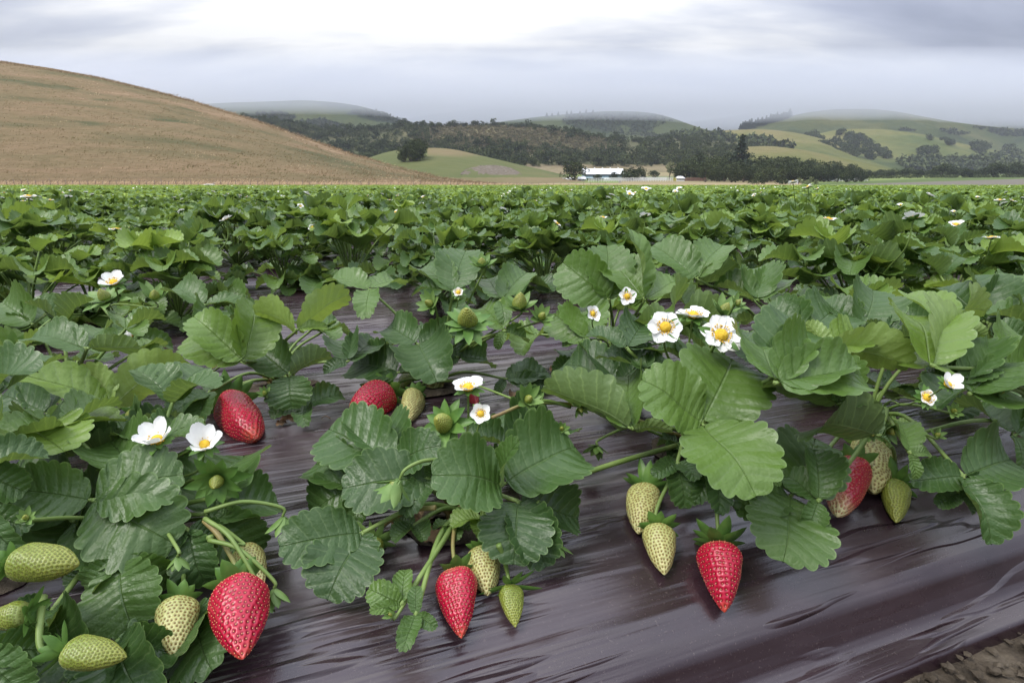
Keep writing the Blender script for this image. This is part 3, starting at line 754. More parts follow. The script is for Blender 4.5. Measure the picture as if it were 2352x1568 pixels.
bv_r5 = layer('hill', [(1950, 300), (2040, 262), (2105, 247), (2200, 240), (2352, 238), (2600, 225), (2800, 225)], 1150, 1550, M['hill_grass'], 8, cov_gr(5, 0.32, 0.3), 50, 10, 10, 0.004, label='blue mountain at the far right under the cloud')
def cov_fc(px, py, X, Y):
    pt = (1530 < px < 1 or in_poly(px, py, [(1300, 262), (1345, 258), (1520, 258), (1500, 300), (1470, 305), (1430, 286), (1400, 306), (1340, 300), (1290, 282)]))
    return 0.17 if pt else 0.50+0.12*MN.noise(Vector((X*.01, Y*.01, 2)))
bv_fc = layer('hill', [(960, 320), (1080, 292), (1150, 280), (1240, 268), (1330, 260), (1400, 255), (1480, 257), (1530, 266), (1570, 281), (1620, 298), (1720, 320)], 850, 1250, M['hill_grass'], 6, cov_fc, 60, 6, 6, 0.006, label='far hill with dark woods and a green triangular clearing')
def cov_fl(px, py, X, Y):
    for pl in ([(560, 262), (640, 258), (680, 266), (675, 275), (600, 280), (560, 275)], [(690, 278), (740, 274), (800, 290), (860, 300), (700, 300)], [(790, 258), (860, 255), (930, 275), (960, 290), (860, 278)], [(720, 236), (820, 236), (830, 250), (760, 246)]):
        if in_poly(px, py, pl): return 0.05
    return 0.48+0.15*MN.noise(Vector((X*.01, Y*.01, 7)))
bv_fl = layer('hill', [(380, 262), (450, 240), (520, 236), (600, 234), (700, 230), (780, 236), (840, 246), (900, 268), (960, 288), (1080, 310)], 850, 1150, M['hill_grass'], 6, cov_fl, 60, 6, 6, 0.006, label='far green hill with its top lost in low cloud')
bv_fb = layer('mountain', [(700, 300), (880, 282), (1000, 262), (1100, 250), (1200, 250), (1300, 256), (1450, 276), (1560, 282), (1640, 274), (1720, 262), (1800, 250), (1900, 246), (2000, 250)], 1300, 1600, M['hill_grass'], 8, cov_gr(8, 0.08, 0.1), 40, 10, 10, 0.004, label='dark blue wooded mountain behind the far hills')

# bare cutting in the knoll
def cutting():
    m, t, o = newmat('pale_cut_rock')
    tc = N(t, 'ShaderNodeTexCoord').outputs['Object']
    n = noise(t, mapping(t, tc, (1, 1, 0.25)), 0.7, 8, 0.7)
    c = ramp(t, n, [(0.35, (0.06, 0.05, 0.035)), (0.52, (0.15, 0.125, 0.095)), (0.7, (0.24, 0.21, 0.175))])
    b = bsdf(t, c, 0.95, 0.1, bump(t, n, 0.8)); L(t, b.outputs[0], o.inputs[0])
    mb = MB(); V = []; nx, nz = 70, 10
    for i in range(nx+1):
        px = 1058+(1198-1058)*i/nx; s = i/nx
        top = 400-20*math.sin(math.pi*min(1, s*1.02))**0.6+2*MN.noise(Vector((s*14, 0, 3))); bot = 401+1.5*math.sin(3*s)
        a = hit(bv_knoll, px, bot) or hit(bv_knoll, px, bot-2); b2 = hit(bv_knoll, px, top)
        for j in range(nz+1):
            f = j/nz; p = a.lerp(b2, f)
            bulge = 1.6*math.sin(math.pi*f)+0.5
            jj = 0.9*MN.noise(Vector((px*.15, f*3, 1)))
            V.append((p.x, p.y-(bulge+jj if 0 < j < nz else 0.3), p.z+(0.15 if j == nz else -0.1)))
    n_ = nz+1
    mb.add(V, [(i*n_+j, (i+1)*n_+j, (i+1)*n_+j+1, i*n_+j+1) for i in range(nx) for j in range(nz)])
    tag(mb.build('rock_cutting', m), 'pale eroded rock cutting in the green knoll', 'rock cutting', kind='structure')
cutting()

# ------------------------------------------------------------------ dry grass on the brown hill
M['grass'] = None
def grass_mat():
    m, t, o = newmat('dry_grass_blades')
    a = N(t, 'ShaderNodeAttribute', attribute_name='tint').outputs['Fac']
    c = ramp(t, a, [(0.0, (0.13, 0.17, 0.05)), (0.3, (0.17, 0.14, 0.065)), (0.6, (0.23, 0.165, 0.09)), (0.8, (0.34, 0.245, 0.15)), (1.0, (0.74, 0.58, 0.38))])
    b = bsdf(t, c, 0.9, 0.1); tr = N(t, 'ShaderNodeBsdfTranslucent'); L(t, c, tr.inputs[0]); mx = N(t, 'ShaderNodeMixShader'); mx.inputs[0].default_value = 0.5
    L(t, b.outputs[0], mx.inputs[1]); L(t, tr.outputs[0], mx.inputs[2]); L(t, mx.outputs[0], o.inputs[0]); return m
M['grass'] = grass_mat()
def grass():
    rg = np.random.default_rng(11); V = []; TI = []; 
    def add(px, py, hmin, hmax, tn, k=5, wd=0.05):
        p = hit(bv_brown, px, py)
        if p is None: return
        for _ in range(k):
            x, y = p.x+rg.normal()*0.7, p.y+rg.normal()*0.7; z = p.z-0.05+(gz(bv_brown, x, y, p.z)-p.z if k > 7 else (y-p.y)*0.16)
            h = hmin+(hmax-hmin)*rg.random(); wx = wd*(0.6+rg.random())*p.y/70
            lean = 0.9*h*(0.5+rg.random())
            V.extend([(x-wx, y, z), (x+wx, y, z), (x+lean, y+rg.normal()*.1*h, z+h)]); TI.extend([tn+rg.normal()*.14]*3)
    for _ in range(3500):
        px = rg.random()*1330-30; add(px, 432-9*rg.random()**1.4, 0.12, 0.34, 0.95, 7, 0.045)
    for _ in range(3500):
        px = rg.random()*1150-20; t = rg.random()
        cy_ = np.interp(px, [0, 220, 430, 600, 800, 1000, 1150], [140, 176, 228, 281, 351, 406, 424])
        py = cy_+(424-cy_)*t; 
        nn = MN.noise(Vector((px*.012, py*.03, 2))); add(px, py, 0.06, 0.17, 0.55+0.5*nn, 6, 0.05)
    for _ in range(1500):
        px = rg.random()*1150-20; cy_ = float(np.interp(px, [0, 220, 430, 600, 800, 1000, 1150], [141, 177, 229, 282, 352, 407, 425])); add(px, cy_+1+2*rg.random(), 0.15, 0.55, 0.72, 5, 0.03)
    V = np.array(V); TI = np.clip(np.array(TI), 0, 1); mb = MB(); mb.add(V, np.arange(len(V)).reshape(-1, 3), None, TI)
    tag(mb.build('dry_grass', M['grass'], smooth=False), 'dry brown grass blowing over the left hill', 'grass', kind='stuff')
grass()

# ------------------------------------------------------------------ trees
def crown_mat(name, a, b, c):
    m, t, o = newmat(name)
    at = N(t, 'ShaderNodeAttribute', attribute_name='tint').outputs['Fac']
    oi = N(t, 'ShaderNodeObjectInfo').outputs['Random']
    f = mth(t, 'ADD', mth(t, 'MULTIPLY', at, 0.75), mth(t, 'MULTIPLY', oi, 0.25))
    col = ramp(t, f, [(0.1, a), (0.5, b), (0.95, c)])
    bb = bsdf(t, col, 0.85, 0.15); L(t, bb.outputs[0], o.inputs[0]); return m
M['oak'] = crown_mat('oak_foliage', (0.013, 0.022, 0.009), (0.030, 0.044, 0.016), (0.075, 0.092, 0.034))
M['conifer'] = crown_mat('conifer_needles', (0.018, 0.030, 0.018), (0.032, 0.048, 0.028), (0.055, 0.075, 0.04))
M['scrub'] = crown_mat('scrub_foliage', (0.05, 0.055, 0.028), (0.10, 0.095, 0.05), (0.17, 0.14, 0.08))
M['willow'] = crown_mat('pale_foliage', (0.09, 0.11, 0.05), (0.15, 0.17, 0.08), (0.23, 0.24, 0.12))
M['bark'] = simple_mat('bark', (0.07, 0.055, 0.04), (0.14, 0.11, 0.085), 3, 0.9, 0.2, 0.05)
def quads(C, size, rg, ti):
    n = len(C); a = rg.normal(size=(n, 3)); a /= np.linalg.norm(a, axis=1)[:, None]; b = rg.normal(size=(n, 3)); b = np.cross(a, b); b /= np.linalg.norm(b, axis=1)[:, None]
    s = size*(0.6+0.8*rg.random((n, 1))); k = 0.55+0.3*rg.random((n, 1))
    V = np.stack([C-a*s*.5, C+b*s*.5*k, C+a*s*.5, C-b*s*.5*k], 1).reshape(-1, 3)
    return V, np.arange(4*n).reshape(n, 4), np.repeat(ti, 4)
def oak_crown(rg, H=9.0, Wd=10.0, n=900, size=0.55, flat=0.75, base=0.22):
    nb = 16 if n > 300 else 9; cs = []
    for i in range(nb):
        th = rg.random()*6.28; r = Wd*0.5*math.sqrt(rg.random())*0.68
        z = H*(base+0.16+(0.80-base-.16)*rg.random()*(1-0.5*(r/(Wd*.5))**2)); cs.append((r*math.cos(th), r*math.sin(th), z, Wd*(0.13+0.10*rg.random())))
    C = []; ti = []
    per = n//nb
    for x, y, z, r in cs:
        d = rg.normal(size=(per, 3)); d /= np.linalg.norm(d, axis=1)[:, None]; rr = r*(0.72+0.38*rg.random((per, 1)))
        C.append(np.array([x, y, z])+d*rr*np.array([1, 1, flat])); tb = 0.28+0.5*rg.random(); ti.append(np.clip(tb+rg.normal(size=per)*.2, 0, 1))
    return quads(np.concatenate(C), size, rg, np.concatenate(ti)), cs
def oak_proto(seed, H, Wd, n, size, mat='oak', base=0.22, name='oak_tree'):
    rg = np.random.default_rng(seed); (V, F, TI), cs = oak_crown(rg, H, Wd, n, size, base=base)
    mc = MB(); mc.add(V, F, None, TI); mt = MB()
    tube(mt, [(0, 0, -0.6), (0.1, 0.05, H*base*.7), (0.0, 0.1, H*(base+.12))], 0.045*H, 0.028*H, 7, ti=.5)
    for x, y, z, r in cs[:7]: tube(mt, [(0, 0.1, H*base*.8), (x*.45, y*.45, H*base+(z-H*base)*.35), (x*.85, y*.85, z)], 0.02*H, 0.006*H, 5, sub=3)
    return mc.mesh(name+'_crown', M[mat]), mt.mesh(name+'_trunk', M['bark'])
def conifer_proto(seed, H, Wd, n):
    rg = np.random.default_rng(seed); mc = MB(); mt = MB(); tube(mt, [(0, 0, -0.5), (0, 0, H*.5), (0, 0, H*.99)], 0.022*H, 0.004*H, 6)
    C = []; nl = 24
    for i in range(nl):
        z = H*(0.10+0.88*i/nl); R = Wd*.5*(1-i/nl)**0.8*(0.75+0.45*rg.random())+0.15; m = int(n/nl*(1.5-i/nl))
        for k in range(7):
            th = rg.random()*6.28; L_ = R*(0.65+0.5*rg.random()); mm = max(2, m//7); s = np.sqrt(rg.random(mm))
            C.append(np.stack([np.cos(th)*s*L_+rg.normal(size=mm)*.1*Wd*.5, np.sin(th)*s*L_+rg.normal(size=mm)*.1*Wd*.5, z-s*s*L_*.35+rg.normal(size=mm)*.02*H], 1))
    C = np.concatenate(C); V, F, TI = quads(C, 0.055*H, rg, np.clip(0.5+rg.normal(size=len(C))*.25, 0, 1)); mc.add(V, F, None, TI)
    return mc.mesh('conifer_crown', M['conifer']), mt.mesh('conifer_trunk', M['bark'])
OAKS = [oak_proto(20+i, 9, 10+i % 3, 1700, 0.6, base=0.02) for i in range(4)]
OAKT = [oak_proto(30+i, 9, 11, 1500, 0.55, base=0.2) for i in range(2)]
OAKF = [oak_proto(40+i, 9, 10+i % 2, 520, 1.0, base=-0.05) for i in range(4)]
CONS = [conifer_proto(60+i, 14, 6.0, 1500) for i in range(3)]
WILL = [oak_proto(80+i, 9, 7, 900, 0.45, 'willow', 0.2) for i in range(2)]
RT = random.Random(3)
def tree(name, pr, X, Y, z, H, label, group, cat='tree', ref=9.0, sx=1.0):
    s = H/ref; t = empty(name, (X, Y, z), RT.random()*6.28); t.scale = (s*sx, s*sx, s)
    for nm, me in (('crown', pr[0]), ('trunk', pr[1])):
        o = bpy.data.objects.new(nm, me); COL.objects.link(o); o.parent = t
    tag(t, label, cat, group); return t
def X_at(px, Y, z=1.0):
    x, f, d = fd(px, 420); return x*Y/f
def tree_px(name, prs, px, pybase, hpx, label, group, bv=None, Y=None, ref=9.0, wpx=None):
    if Y is None:
        p = hit(bv, px, pybase)
        if p is None: return None
    else:
        X = X_at(px, Y); p = Vector((X, Y, gz(bv, X, Y, 0.5)))
    H = hpx*p.y/1356.0*1.0
    return tree(name, RT.choice(prs), p.x, p.y, p.z-0.1, H, label, group, ref=ref, sx=(wpx/hpx if wpx else 1.0))
# single trees one can point to (px, base row, height, width) at about the barn's distance
tree_px('oak_tree', OAKS, 1317, 0, 50, 'large dark oak at the left end of the white barn', None, bv_land, 236, wpx=60)
tree_px('oak_tree', OAKT, 1410, 0, 22, 'small round oak in front of the middle of the barn wall', None, bv_land, 236, wpx=22)
tree_px('oak_tree', OAKS, 1374, 0, 19, 'dark bush like oak left of the middle of the barn', None, bv_land, 228, wpx=26)
tree_px('oak_tree', OAKS, 1443, 0, 36, 'spreading oak with leaning trunk at the right end of the barn', None, bv_land, 234, wpx=56)
tree_px('oak_tree', OAKS, 1466, 0, 32, 'low oak behind the spreading oak right of the barn', None, bv_land, 250, wpx=34)
tree_px('oak_tree', OAKS, 1501, 0, 20, 'lone round oak on the meadow right of the barn', None, bv_land, 275, wpx=28)
tree_px('small_tree', OAKS, 1482, 0, 11, 'small dark tree near the white fence', None, bv_land, 235, wpx=10)
tree_px('pale_tree', WILL, 1537, 0, 44, 'tall pale grey green tree at the left edge of the grove', None, bv_land, 262, wpx=30)
tree_px('pale_tree', WILL, 1763, 0, 46, 'pale yellow green tree behind the tall conifer', None, bv_land, 320, wpx=30)
tree_px('conifer_tree', CONS, 1694, 0, 102, 'tall dark conifer rising above the grove', None, bv_land, 262, ref=14.0, wpx=120)
tree_px('small_tree', WILL, 1861, 0, 20, 'small flat topped tree standing at the edge of the crop', None, bv_land, 190, wpx=20)
tree_px('bare_tree', WILL, 1835, 0, 18, 'thin grey shrub tree left of the flat topped tree', None, bv_land, 185, wpx=16)
for i, (px, py, h) in enumerate([(928, 372, 40), (944, 371, 50), (958, 368, 52), (972, 362, 42), (940, 360, 40)]):
    tree_px('oak_tree', OAKS, px, py, h, 'dark round oak in the knoll clump, number %d from left' % (i+1), 'oak clump on the knoll', bv_knoll, wpx=h*.85)
# grove to the right of the white hut
gr = []
for i in range(62):
    px = 1560+i*6.9+RT.uniform(-6, 6); row = i % 3
    Y = (222, 246, 275)[row]+RT.uniform(-8, 8)
    if px > 1835 and row == 0: Y += 45
    if px < 1612 and Y < 250: Y = 258+RT.uniform(-6, 14)
    top = np.interp(px, [1540, 1600, 1640, 1720, 1790, 1830, 1900, 1960, 2000], [385, 368, 366, 368, 362, 366, 378, 388, 392])
    h = (422-top)*(0.80, 0.95, 1.12)[row]*RT.uniform(.82, 1.05)
    gr.append((px, Y, h))
gr.sort()
ords = lambda n: '%d%s' % (n, 'th' if 10 <= n % 100 <= 20 else {1: 'st', 2: 'nd', 3: 'rd'}.get(n % 10, 'th'))
for i, (px, Y, h) in enumerate(gr):
    tree_px('oak_tree', OAKS, px, 0, h, 'dark oak in the grove beside the white hut, %s of 62 from left' % ords(i+1), 'oaks of the grove beside the hut', bv_land, Y, wpx=h*RT.uniform(.85, 1.15))
# tree line at the right edge of the meadow
for i in range(26):
    px = 1990+i*15+RT.uniform(-6, 6)
    big = i in (11, 12, 19, 20, 21, 22)
    tree_px('oak_tree', OAKS, px, 0, (30 if big else 17)+RT.uniform(0, 9), 'rounded oak lining the right green field, %s of 26 from left' % ords(i+1), 'oaks behind the right field', bv_land, 335+RT.uniform(-12, 14), wpx=(38 if big else 28))
# clumps on the right hills
def clump(poly, n, hpx, bv, label, group, prs=OAKF, wf=1.15):
    xs = [p[0] for p in poly]; ys = [p[1] for p in poly]; k = 0; pts = []; tries = 0
    while k < n and tries < 5000:
        tries += 1
        x, y = RT.uniform(min(xs), max(xs)), RT.uniform(min(ys), max(ys))
        if in_poly(x, y, poly): pts.append((x, y)); k += 1
    pts.sort()
    for i, (x, y) in enumerate(pts):
        h = hpx*RT.uniform(.75, 1.25)
        tree_px('oak_tree', prs, x, y+h*.35, h, label+', %s of %d from left' % (ords(i+1), n), group, bv, wpx=h*wf)
clump([(1820, 312), (1860, 310), (1925, 325), (2000, 345), (2045, 352), (2040, 360), (1985, 362), (1930, 352), (1870, 340)], 50, 20, bv_r3, 'oak in the long dark band across the right hill', 'oaks in the long band on the right hill')
clump([(1900, 303), (1945, 300), (1975, 312), (2010, 330), (2052, 350), (1990, 345), (1950, 328), (1930, 312)], 28, 16, bv_r3, 'oak in the upper dark band on the right hill', 'oaks in the upper band on the right hill')
clump([(2108, 345), (2135, 338), (2165, 352), (2160, 362), (2115, 360)], 10, 19, bv_r3, 'oak in the rounded clump at the right of the hill', 'oaks in the rounded clump')
clump([(2135, 315), (2175, 320), (2215, 335), (2180, 334)], 10, 13, bv_r3, 'oak in the upper right slanting band', 'oaks in the slanting band')
clump([(2200, 335), (2260, 322), (2352, 325), (2380, 350), (2260, 350)], 26, 20, bv_r3, 'oak in the right edge hillside grove', 'oaks of the right edge grove')
clump([(1625, 345), (1650, 330), (1705, 333), (1718, 342), (1680, 350), (1630, 357)], 16, 18, bv_r1, 'oak in the gully clump above the grove', 'oaks of the gully clump')
clump([(1690, 322), (1740, 326), (1790, 335), (1810, 342), (1720, 340)], 14, 14, bv_r2, 'oak in the thin line along the hill fold', 'oaks along the hill fold')
cl = [(1700+i*4.9, RT.uniform(-2, 1)) for i in range(24)]
for i, (px, dy) in enumerate(cl):
    cyv = np.interp(px, [1650, 1708, 1778, 1824], [306, 298, 279, 264])
    tree_px('conifer_tree', CONS, px, cyv+2+dy, RT.uniform(12, 22), 'dark conifer on the high hill skyline, %s of 24 up the slope' % ords(i+1), 'conifers up the skyline of the high hill', bv_r4, ref=14.0, wpx=RT.uniform(20, 34))
for i, px in enumerate([1256, 1268, 1282, 1302, 1312, 1332, 1346, 1362]):
    tree_px('conifer_tree', CONS, px, np.interp(px, [1240, 1330, 1400], [269, 261, 256])+1, RT.uniform(6, 10), 'tiny conifer on the foggy far centre crest, %s of 8 from left' % ords(i+1), 'conifers on the foggy crest', bv_fc, ref=14.0, wpx=16)
# woods that read as one mass
def woods(name, label, spots, bv, hm, n, size, seed, mat='oak'):
    rg = np.random.default_rng(seed); protos = []
    for i in range(6):
        (V, F, TI), _ = oak_crown(rg, 9, 10, n, size, base=0.0); protos.append((V, F, TI))
    mb = MB()
    for px, py, s in spots:
        p = hit(bv, px, py)
        if p is None: continue
        V, F, TI = protos[rg.integers(6)]; k = s*hm/9; a = rg.random()*6.28; c, s_ = math.cos(a), math.sin(a)
        R = np.array([[c, -s_, 0], [s_, c, 0], [0, 0, 1]])
        mb.add((V*k)@R.T+np.array([p.x, p.y, p.z-0.4]), F, None, np.clip(TI+rg.normal()*.26, 0, 1))
    tag(mb.build(name, M[mat]), label, 'woodland', kind='stuff')
rg = np.random.default_rng(9); sp = []
for _ in range(5200):
    px = 600+rg.random()*1150; py = 268+rg.random()*135
    dens = 0.62
    d = math.exp(-((px-1120)/130)**2-((py-308)/20)**2)+0.9*math.exp(-((px-1330)/80)**2-((py-336)/14)**2)+0.5*math.exp(-((px-1230)/60)**2-((py-325)/16)**2)
    dens -= 0.80*min(1, d*1.15)
    if py > 384 and 1200 < px < 1560: dens = 0
    cn = 0.5+0.8*MN.noise(Vector((px*.03, py*.06, 4)))
    if rg.random() < dens*(0.35+cn): sp.append((px, py, 0.45+0.65*rg.random()**1.5))
woods('oak_woodland', 'dark oak woodland covering the long ridge', sp, bv_ridge, 9.0, 200, 1.15, 3)
sh = []
for _ in range(4200):
    px = 950+rg.random()*480; py = 288+rg.random()*70; sh.append((px, py, 0.18+0.25*rg.random()))
woods('scrub', 'low brush scattered over the open part of the ridge', sh, bv_ridge, 9.0, 40, 2.2, 4, 'scrub')
# dark woods lying in patches on the far hills
def patchwoods(name, label, polys, bv, step, hm, n=26, size=3.4, seed=1):
    rg = np.random.default_rng(seed); sp = []
    for pl in polys:
        xs = [q[0] for q in pl]; ys = [q[1] for q in pl]
        A = (max(xs)-min(xs))*(max(ys)-min(ys))
        for _ in range(int(A/step)):
            x, y = rg.uniform(min(xs), max(xs)), rg.uniform(min(ys), max(ys))
            if in_poly(x, y, pl): sp.append((x, y, 0.6+0.8*rg.random()))
    woods(name, label, sp, bv, hm, n, size, seed)
patchwoods('far_woodland', 'dark woods wrapped round the far centre hill', [[(1300, 266), (1345, 264), (1440, 265), (1520, 268), (1545, 278), (1500, 296), (1470, 305), (1430, 286), (1405, 300), (1340, 300), (1290, 282)], [(1380, 300), (1440, 296), (1520, 310), (1600, 312), (1500, 322)], [(1080, 292), (1160, 284), (1240, 288), (1200, 300)]], bv_fc, 16, 5, seed=5)
patchwoods('far_woodland', 'dark wood patches on the far left hill', [[(590, 262), (640, 258), (680, 266), (675, 275), (600, 280)], [(690, 278), (740, 274), (800, 290), (860, 300), (700, 300)], [(800, 256), (860, 253), (930, 272), (960, 290), (870, 276)]], bv_fl, 9, 5, seed=6)
patchwoods('hillside_woodland', 'dark oak woods in the gullies of the left half of the right hills', [[(1480, 322), (1560, 312), (1640, 312), (1690, 322), (1640, 345), (1560, 372), (1490, 372)], [(1690, 335), (1720, 326), (1800, 338), (1830, 345), (1760, 344)]], bv_r2, 9, 9, seed=7)
patchwoods('hillside_woodland', 'thin dark woods in the folds of the high right hill', [[(2230, 292), (2352, 300), (2380, 318), (2300, 312)], [(2150, 300), (2190, 298), (2230, 310), (2190, 312)], [(2060, 300), (2090, 296), (2100, 302)]], bv_r4, 10, 6, seed=8)
patchwoods('hillside_woodland', 'dark oak woods across the lower slope of the right hills', [[(2060, 372), (2120, 366), (2200, 372), (2352, 352), (2400, 356), (2400, 392), (2200, 395), (2080, 392)], [(2240, 318), (2300, 308), (2400, 312), (2400, 345), (2300, 340)]], bv_r3, 11, 8, seed=9)
patchwoods('far_woodland', 'dim blue woods on the mountain at the far right', [[(2100, 262), (2200, 252), (2400, 250), (2400, 285), (2250, 288), (2150, 275)]], bv_r5, 10, 5, seed=10)
# skyline oaks of the ridge, one by one
sk = [(560+i*17.5+RT.uniform(-5, 5)) for i in range(60)]
for i, px in enumerate(sk):
    cyv = np.interp(px, [540, 620, 700, 790, 860, 930, 1000, 1080, 1160, 1240, 1300, 1380, 1430, 1560, 1640], [268, 279, 292, 300, 296, 288, 290, 287, 288, 292, 302, 316, 322, 318, 322])
    tree_px('oak_tree', OAKF, px, cyv+4, RT.uniform(10, 19), 'dark oak on the skyline of the long ridge, %s of 60 from left' % ords(i+1), 'oaks on the skyline of the ridge', bv_ridge, wpx=RT.uniform(16, 26))
# ------------------------------------------------------------------ barn, hut, fences
def boxm(mb, x0, x1, y0, y1, z0, z1, mi=0):
    V = [(x, y, z) for z in (z0, z1) for x, y in ((x0, y0), (x1, y0), (x1, y1), (x0, y1))]
    mb.add(V, [(0, 3, 2, 1), (4, 5, 6, 7), (0, 1, 5, 4), (1, 2, 6, 5), (2, 3, 7, 6), (3, 0, 4, 7)], None, 0.5, mi)
M['white'] = simple_mat('white_paint', (0.70, 0.71, 0.70), (0.80, 0.80, 0.79), 1.5, 0.6)
M['roofw'] = simple_mat('white_metal_roof', (0.74, 0.76, 0.78), (0.82, 0.83, 0.83), 0.8, 0.5, 0.5)
M['bluewall'] = simple_mat('pale_blue_wall', (0.24, 0.34, 0.38), (0.30, 0.40, 0.43), 0.8, 0.7)
M['dark'] = simple_mat('dark_opening', (0.03, 0.035, 0.04), (0.05, 0.05, 0.055), 1, 0.4)
M['grey'] = simple_mat('grey_shingle', (0.50, 0.52, 0.54), (0.62, 0.63, 0.65), 2, 0.8)
M['brownw'] = simple_mat('brown_wood', (0.10, 0.055, 0.04), (0.16, 0.09, 0.065), 2, 0.85)
M['post'] = simple_mat('weathered_post', (0.14, 0.10, 0.08), (0.22, 0.17, 0.13), 5, 0.9)
M['yellowb'] = crown_mat('yellow_broom', (0.20, 0.22, 0.03), (0.42, 0.38, 0.04), (0.60, 0.52, 0.06))
def px2x(px, Y): return X_at(px, Y)
def barn():
    Y = 256.0; x0, x1 = px2x(1338, Y), px2x(1434, Y); z0 = gz(bv_land, (x0+x1)/2, Y, 1.5)-0.2
    zt = lambda py: atY(1380, py, Y).z
    ze, zr = zt(398.5), zt(387.0); dp = 9.0
    t = empty('barn', (x0, Y, z0)); tag(t, 'long barn with bright white roof and pale blue wall among oaks', 'barn')
    W = x1-x0; e = ze-z0; r = zr-z0
    m = MB(); boxm(m, 0.6, W-0.6, 0, dp, 0, e); m.add([(0.6, 0, e), (0.6, dp, e), (0.6, dp/2, r-.25), (W-.6, 0, e), (W-.6, dp, e), (W-.6, dp/2, r-.25)], [(0, 2, 1), (3, 4, 5)])
    wl = m.build('wall', M['bluewall'], t)
    m = MB(); th = 0.15
    for s in (0, 1):
        ya, yb = (-0.7, dp/2) if s == 0 else (dp+0.7, dp/2); za = e-0.25
        m.add([(0, ya, za), (W, ya, za), (W, yb, r), (0, yb, r), (0, ya, za-th), (W, ya, za-th), (W, yb, r-th), (0, yb, r-th)], [(0, 1, 2, 3), (4, 7, 6, 5), (0, 4, 5, 1), (1, 5, 6, 2), (3, 2, 6, 7), (0, 3, 7, 4)])
    rf = m.build('roof', M['roofw'], t, smooth=False)
    for k in range(5):
        m = MB(); x = W*(0.12+0.19*k); boxm(m, x-.25, x+.25, dp/2-.25, dp/2+.25, r-.15, r+.45); m.build('roof_vent', M['white'], rf, smooth=False)
    n = 9
    for k in range(n):
        x = 1.2+(W-2.4)*(k+.5)/n; m = MB(); boxm(m, x-.9, x+.9, -0.06, 0.05, e*.66, e*.84); m.build('window', M['dark'], t, smooth=False)
    # lean-to along the front with white posts
    m = MB(); m.add([(1, -3.2, e*.34), (W-4, -3.2, e*.34), (W-4, -0.1, e*.46), (1, -0.1, e*.46), (1, -3.2, e*.31), (W-4, -3.2, e*.31), (W-4, -0.1, e*.43), (1, -0.1, e*.43)], [(0, 1, 2, 3), (4, 7, 6, 5), (0, 4, 5, 1), (1, 5, 6, 2), (0, 3, 7, 4)])
    m.build('awning', M['bluewall'], t, smooth=False)
    for k in range(6):
        m = MB(); x = 1.2+(W-5.4)*k/5; boxm(m, x-.1, x+.1, -3.1, -2.9, 0, e*.32); m.build('awning_post', M['white'], t, smooth=False)
barn()
def shed(px0, px1, Y, pyt, pye, label, roof='white', wallm='white', hip=True, win=0):
    x0, x1 = px2x(px0, Y), px2x(px1, Y); z0 = gz(bv_land, (x0+x1)/2, Y, 1)-0.1; W = x1-x0; dp = W*.8
    e = atY(1500, pye, Y).z-z0; r = atY(1500, pyt, Y).z-z0
    t = empty('hut', (x0, Y, z0)); tag(t, label, 'hut')
    m = MB(); boxm(m, .15, W-.15, 0, dp, 0, e); m.build('wall', M[wallm], t, smooth=False)
    m = MB(); i = W*.22 if hip else 0
    m.add([(-.15, -.3, e-.08), (W+.15, -.3, e-.08), (W+.15, dp+.3, e-.08), (-.15, dp+.3, e-.08), (i, dp/2, r), (W-i, dp/2, r)], [(0, 1, 5, 4), (2, 3, 4, 5), (0, 3, 2, 1)]); m.more([(1, 2, 5), (3, 0, 4)], 0, 0)
    m.build('roof', M[roof], t, smooth=False)
    for k in range(win):
        x = .15+(W-.3)*(k+.5)/win; m2 = MB(); boxm(m2, x-W*.07, x+W*.07, -.05, .04, e*.50, e*.86); m2.build('window', M['dark'], t, smooth=False)
shed(1553.5, 1572.5, 225, 404.5, 409.5, 'small white hut with hipped roof and a row of windows beside yellow bush', 'grey', 'white', True, 5)
shed(1292, 1304, 246, 409, 413, 'low white shed showing under the left side of the large oak', 'white', 'white', False, 1)
shed(1305, 1318, 243, 408, 412, 'small white shed behind the trunk of the large oak', 'white', 'white', False, 1)
shed(1327, 1345, 240, 406, 411, 'white shed between the large oak and the barn', 'white', 'white', False, 2)
shed(1389, 1404, 238, 408, 412, 'white stable in front of the right half of the barn', 'white', 'white', False, 2)
def rail_fence(px0, px1, Y0, Y1, label, n, h=1.3, mat='white', rails=3, group=None):
    a = Vector((px2x(px0, Y0), Y0, 0)); b = Vector((px2x(px1, Y1), Y1, 0)); t = empty('fence', (a.x, a.y, gz(bv_land, a.x, a.y, .5))); tag(t, label, 'fence', group)
    o = Vector(t.location); pts = []
    for k in range(n+1):
        p = a.lerp(b, k/n); p.z = gz(bv_land, p.x, p.y, 0.5); pts.append(p-o)
        m = MB(); q = pts[-1]; boxm(m, q.x-.07, q.x+.07, q.y-.07, q.y+.07, q.z-.2, q.z+h); m.build('post', M[mat], t, smooth=False)
    m = MB()
    for k in range(n):
        for j in range(rails):
            z = h*(0.35+0.6*j/max(1, rails-1)); p, q = pts[k], pts[k+1]
            m.add([(p.x, p.y-.1, p.z+z-.07), (q.x, q.y-.1, q.z+z-.07), (q.x, q.y-.1, q.z+z+.07), (p.x, p.y-.1, p.z+z+.07), (p.x, p.y-.04, p.z+z-.07), (q.x, q.y-.04, q.z+z-.07), (q.x, q.y-.04, q.z+z+.07), (p.x, p.y-.04, p.z+z+.07)], [(0, 1, 2, 3), (4, 7, 6, 5), (3, 2, 6, 7), (0, 4, 5, 1)])
    m.build('rail', M[mat], t, smooth=False)
rail_fence(1352, 1545, 216, 220, 'long white rail fence in front of the barn', 34)
rail_fence(1388, 1480, 226, 238, 'white corral fence between the barn and the long fence', 16)
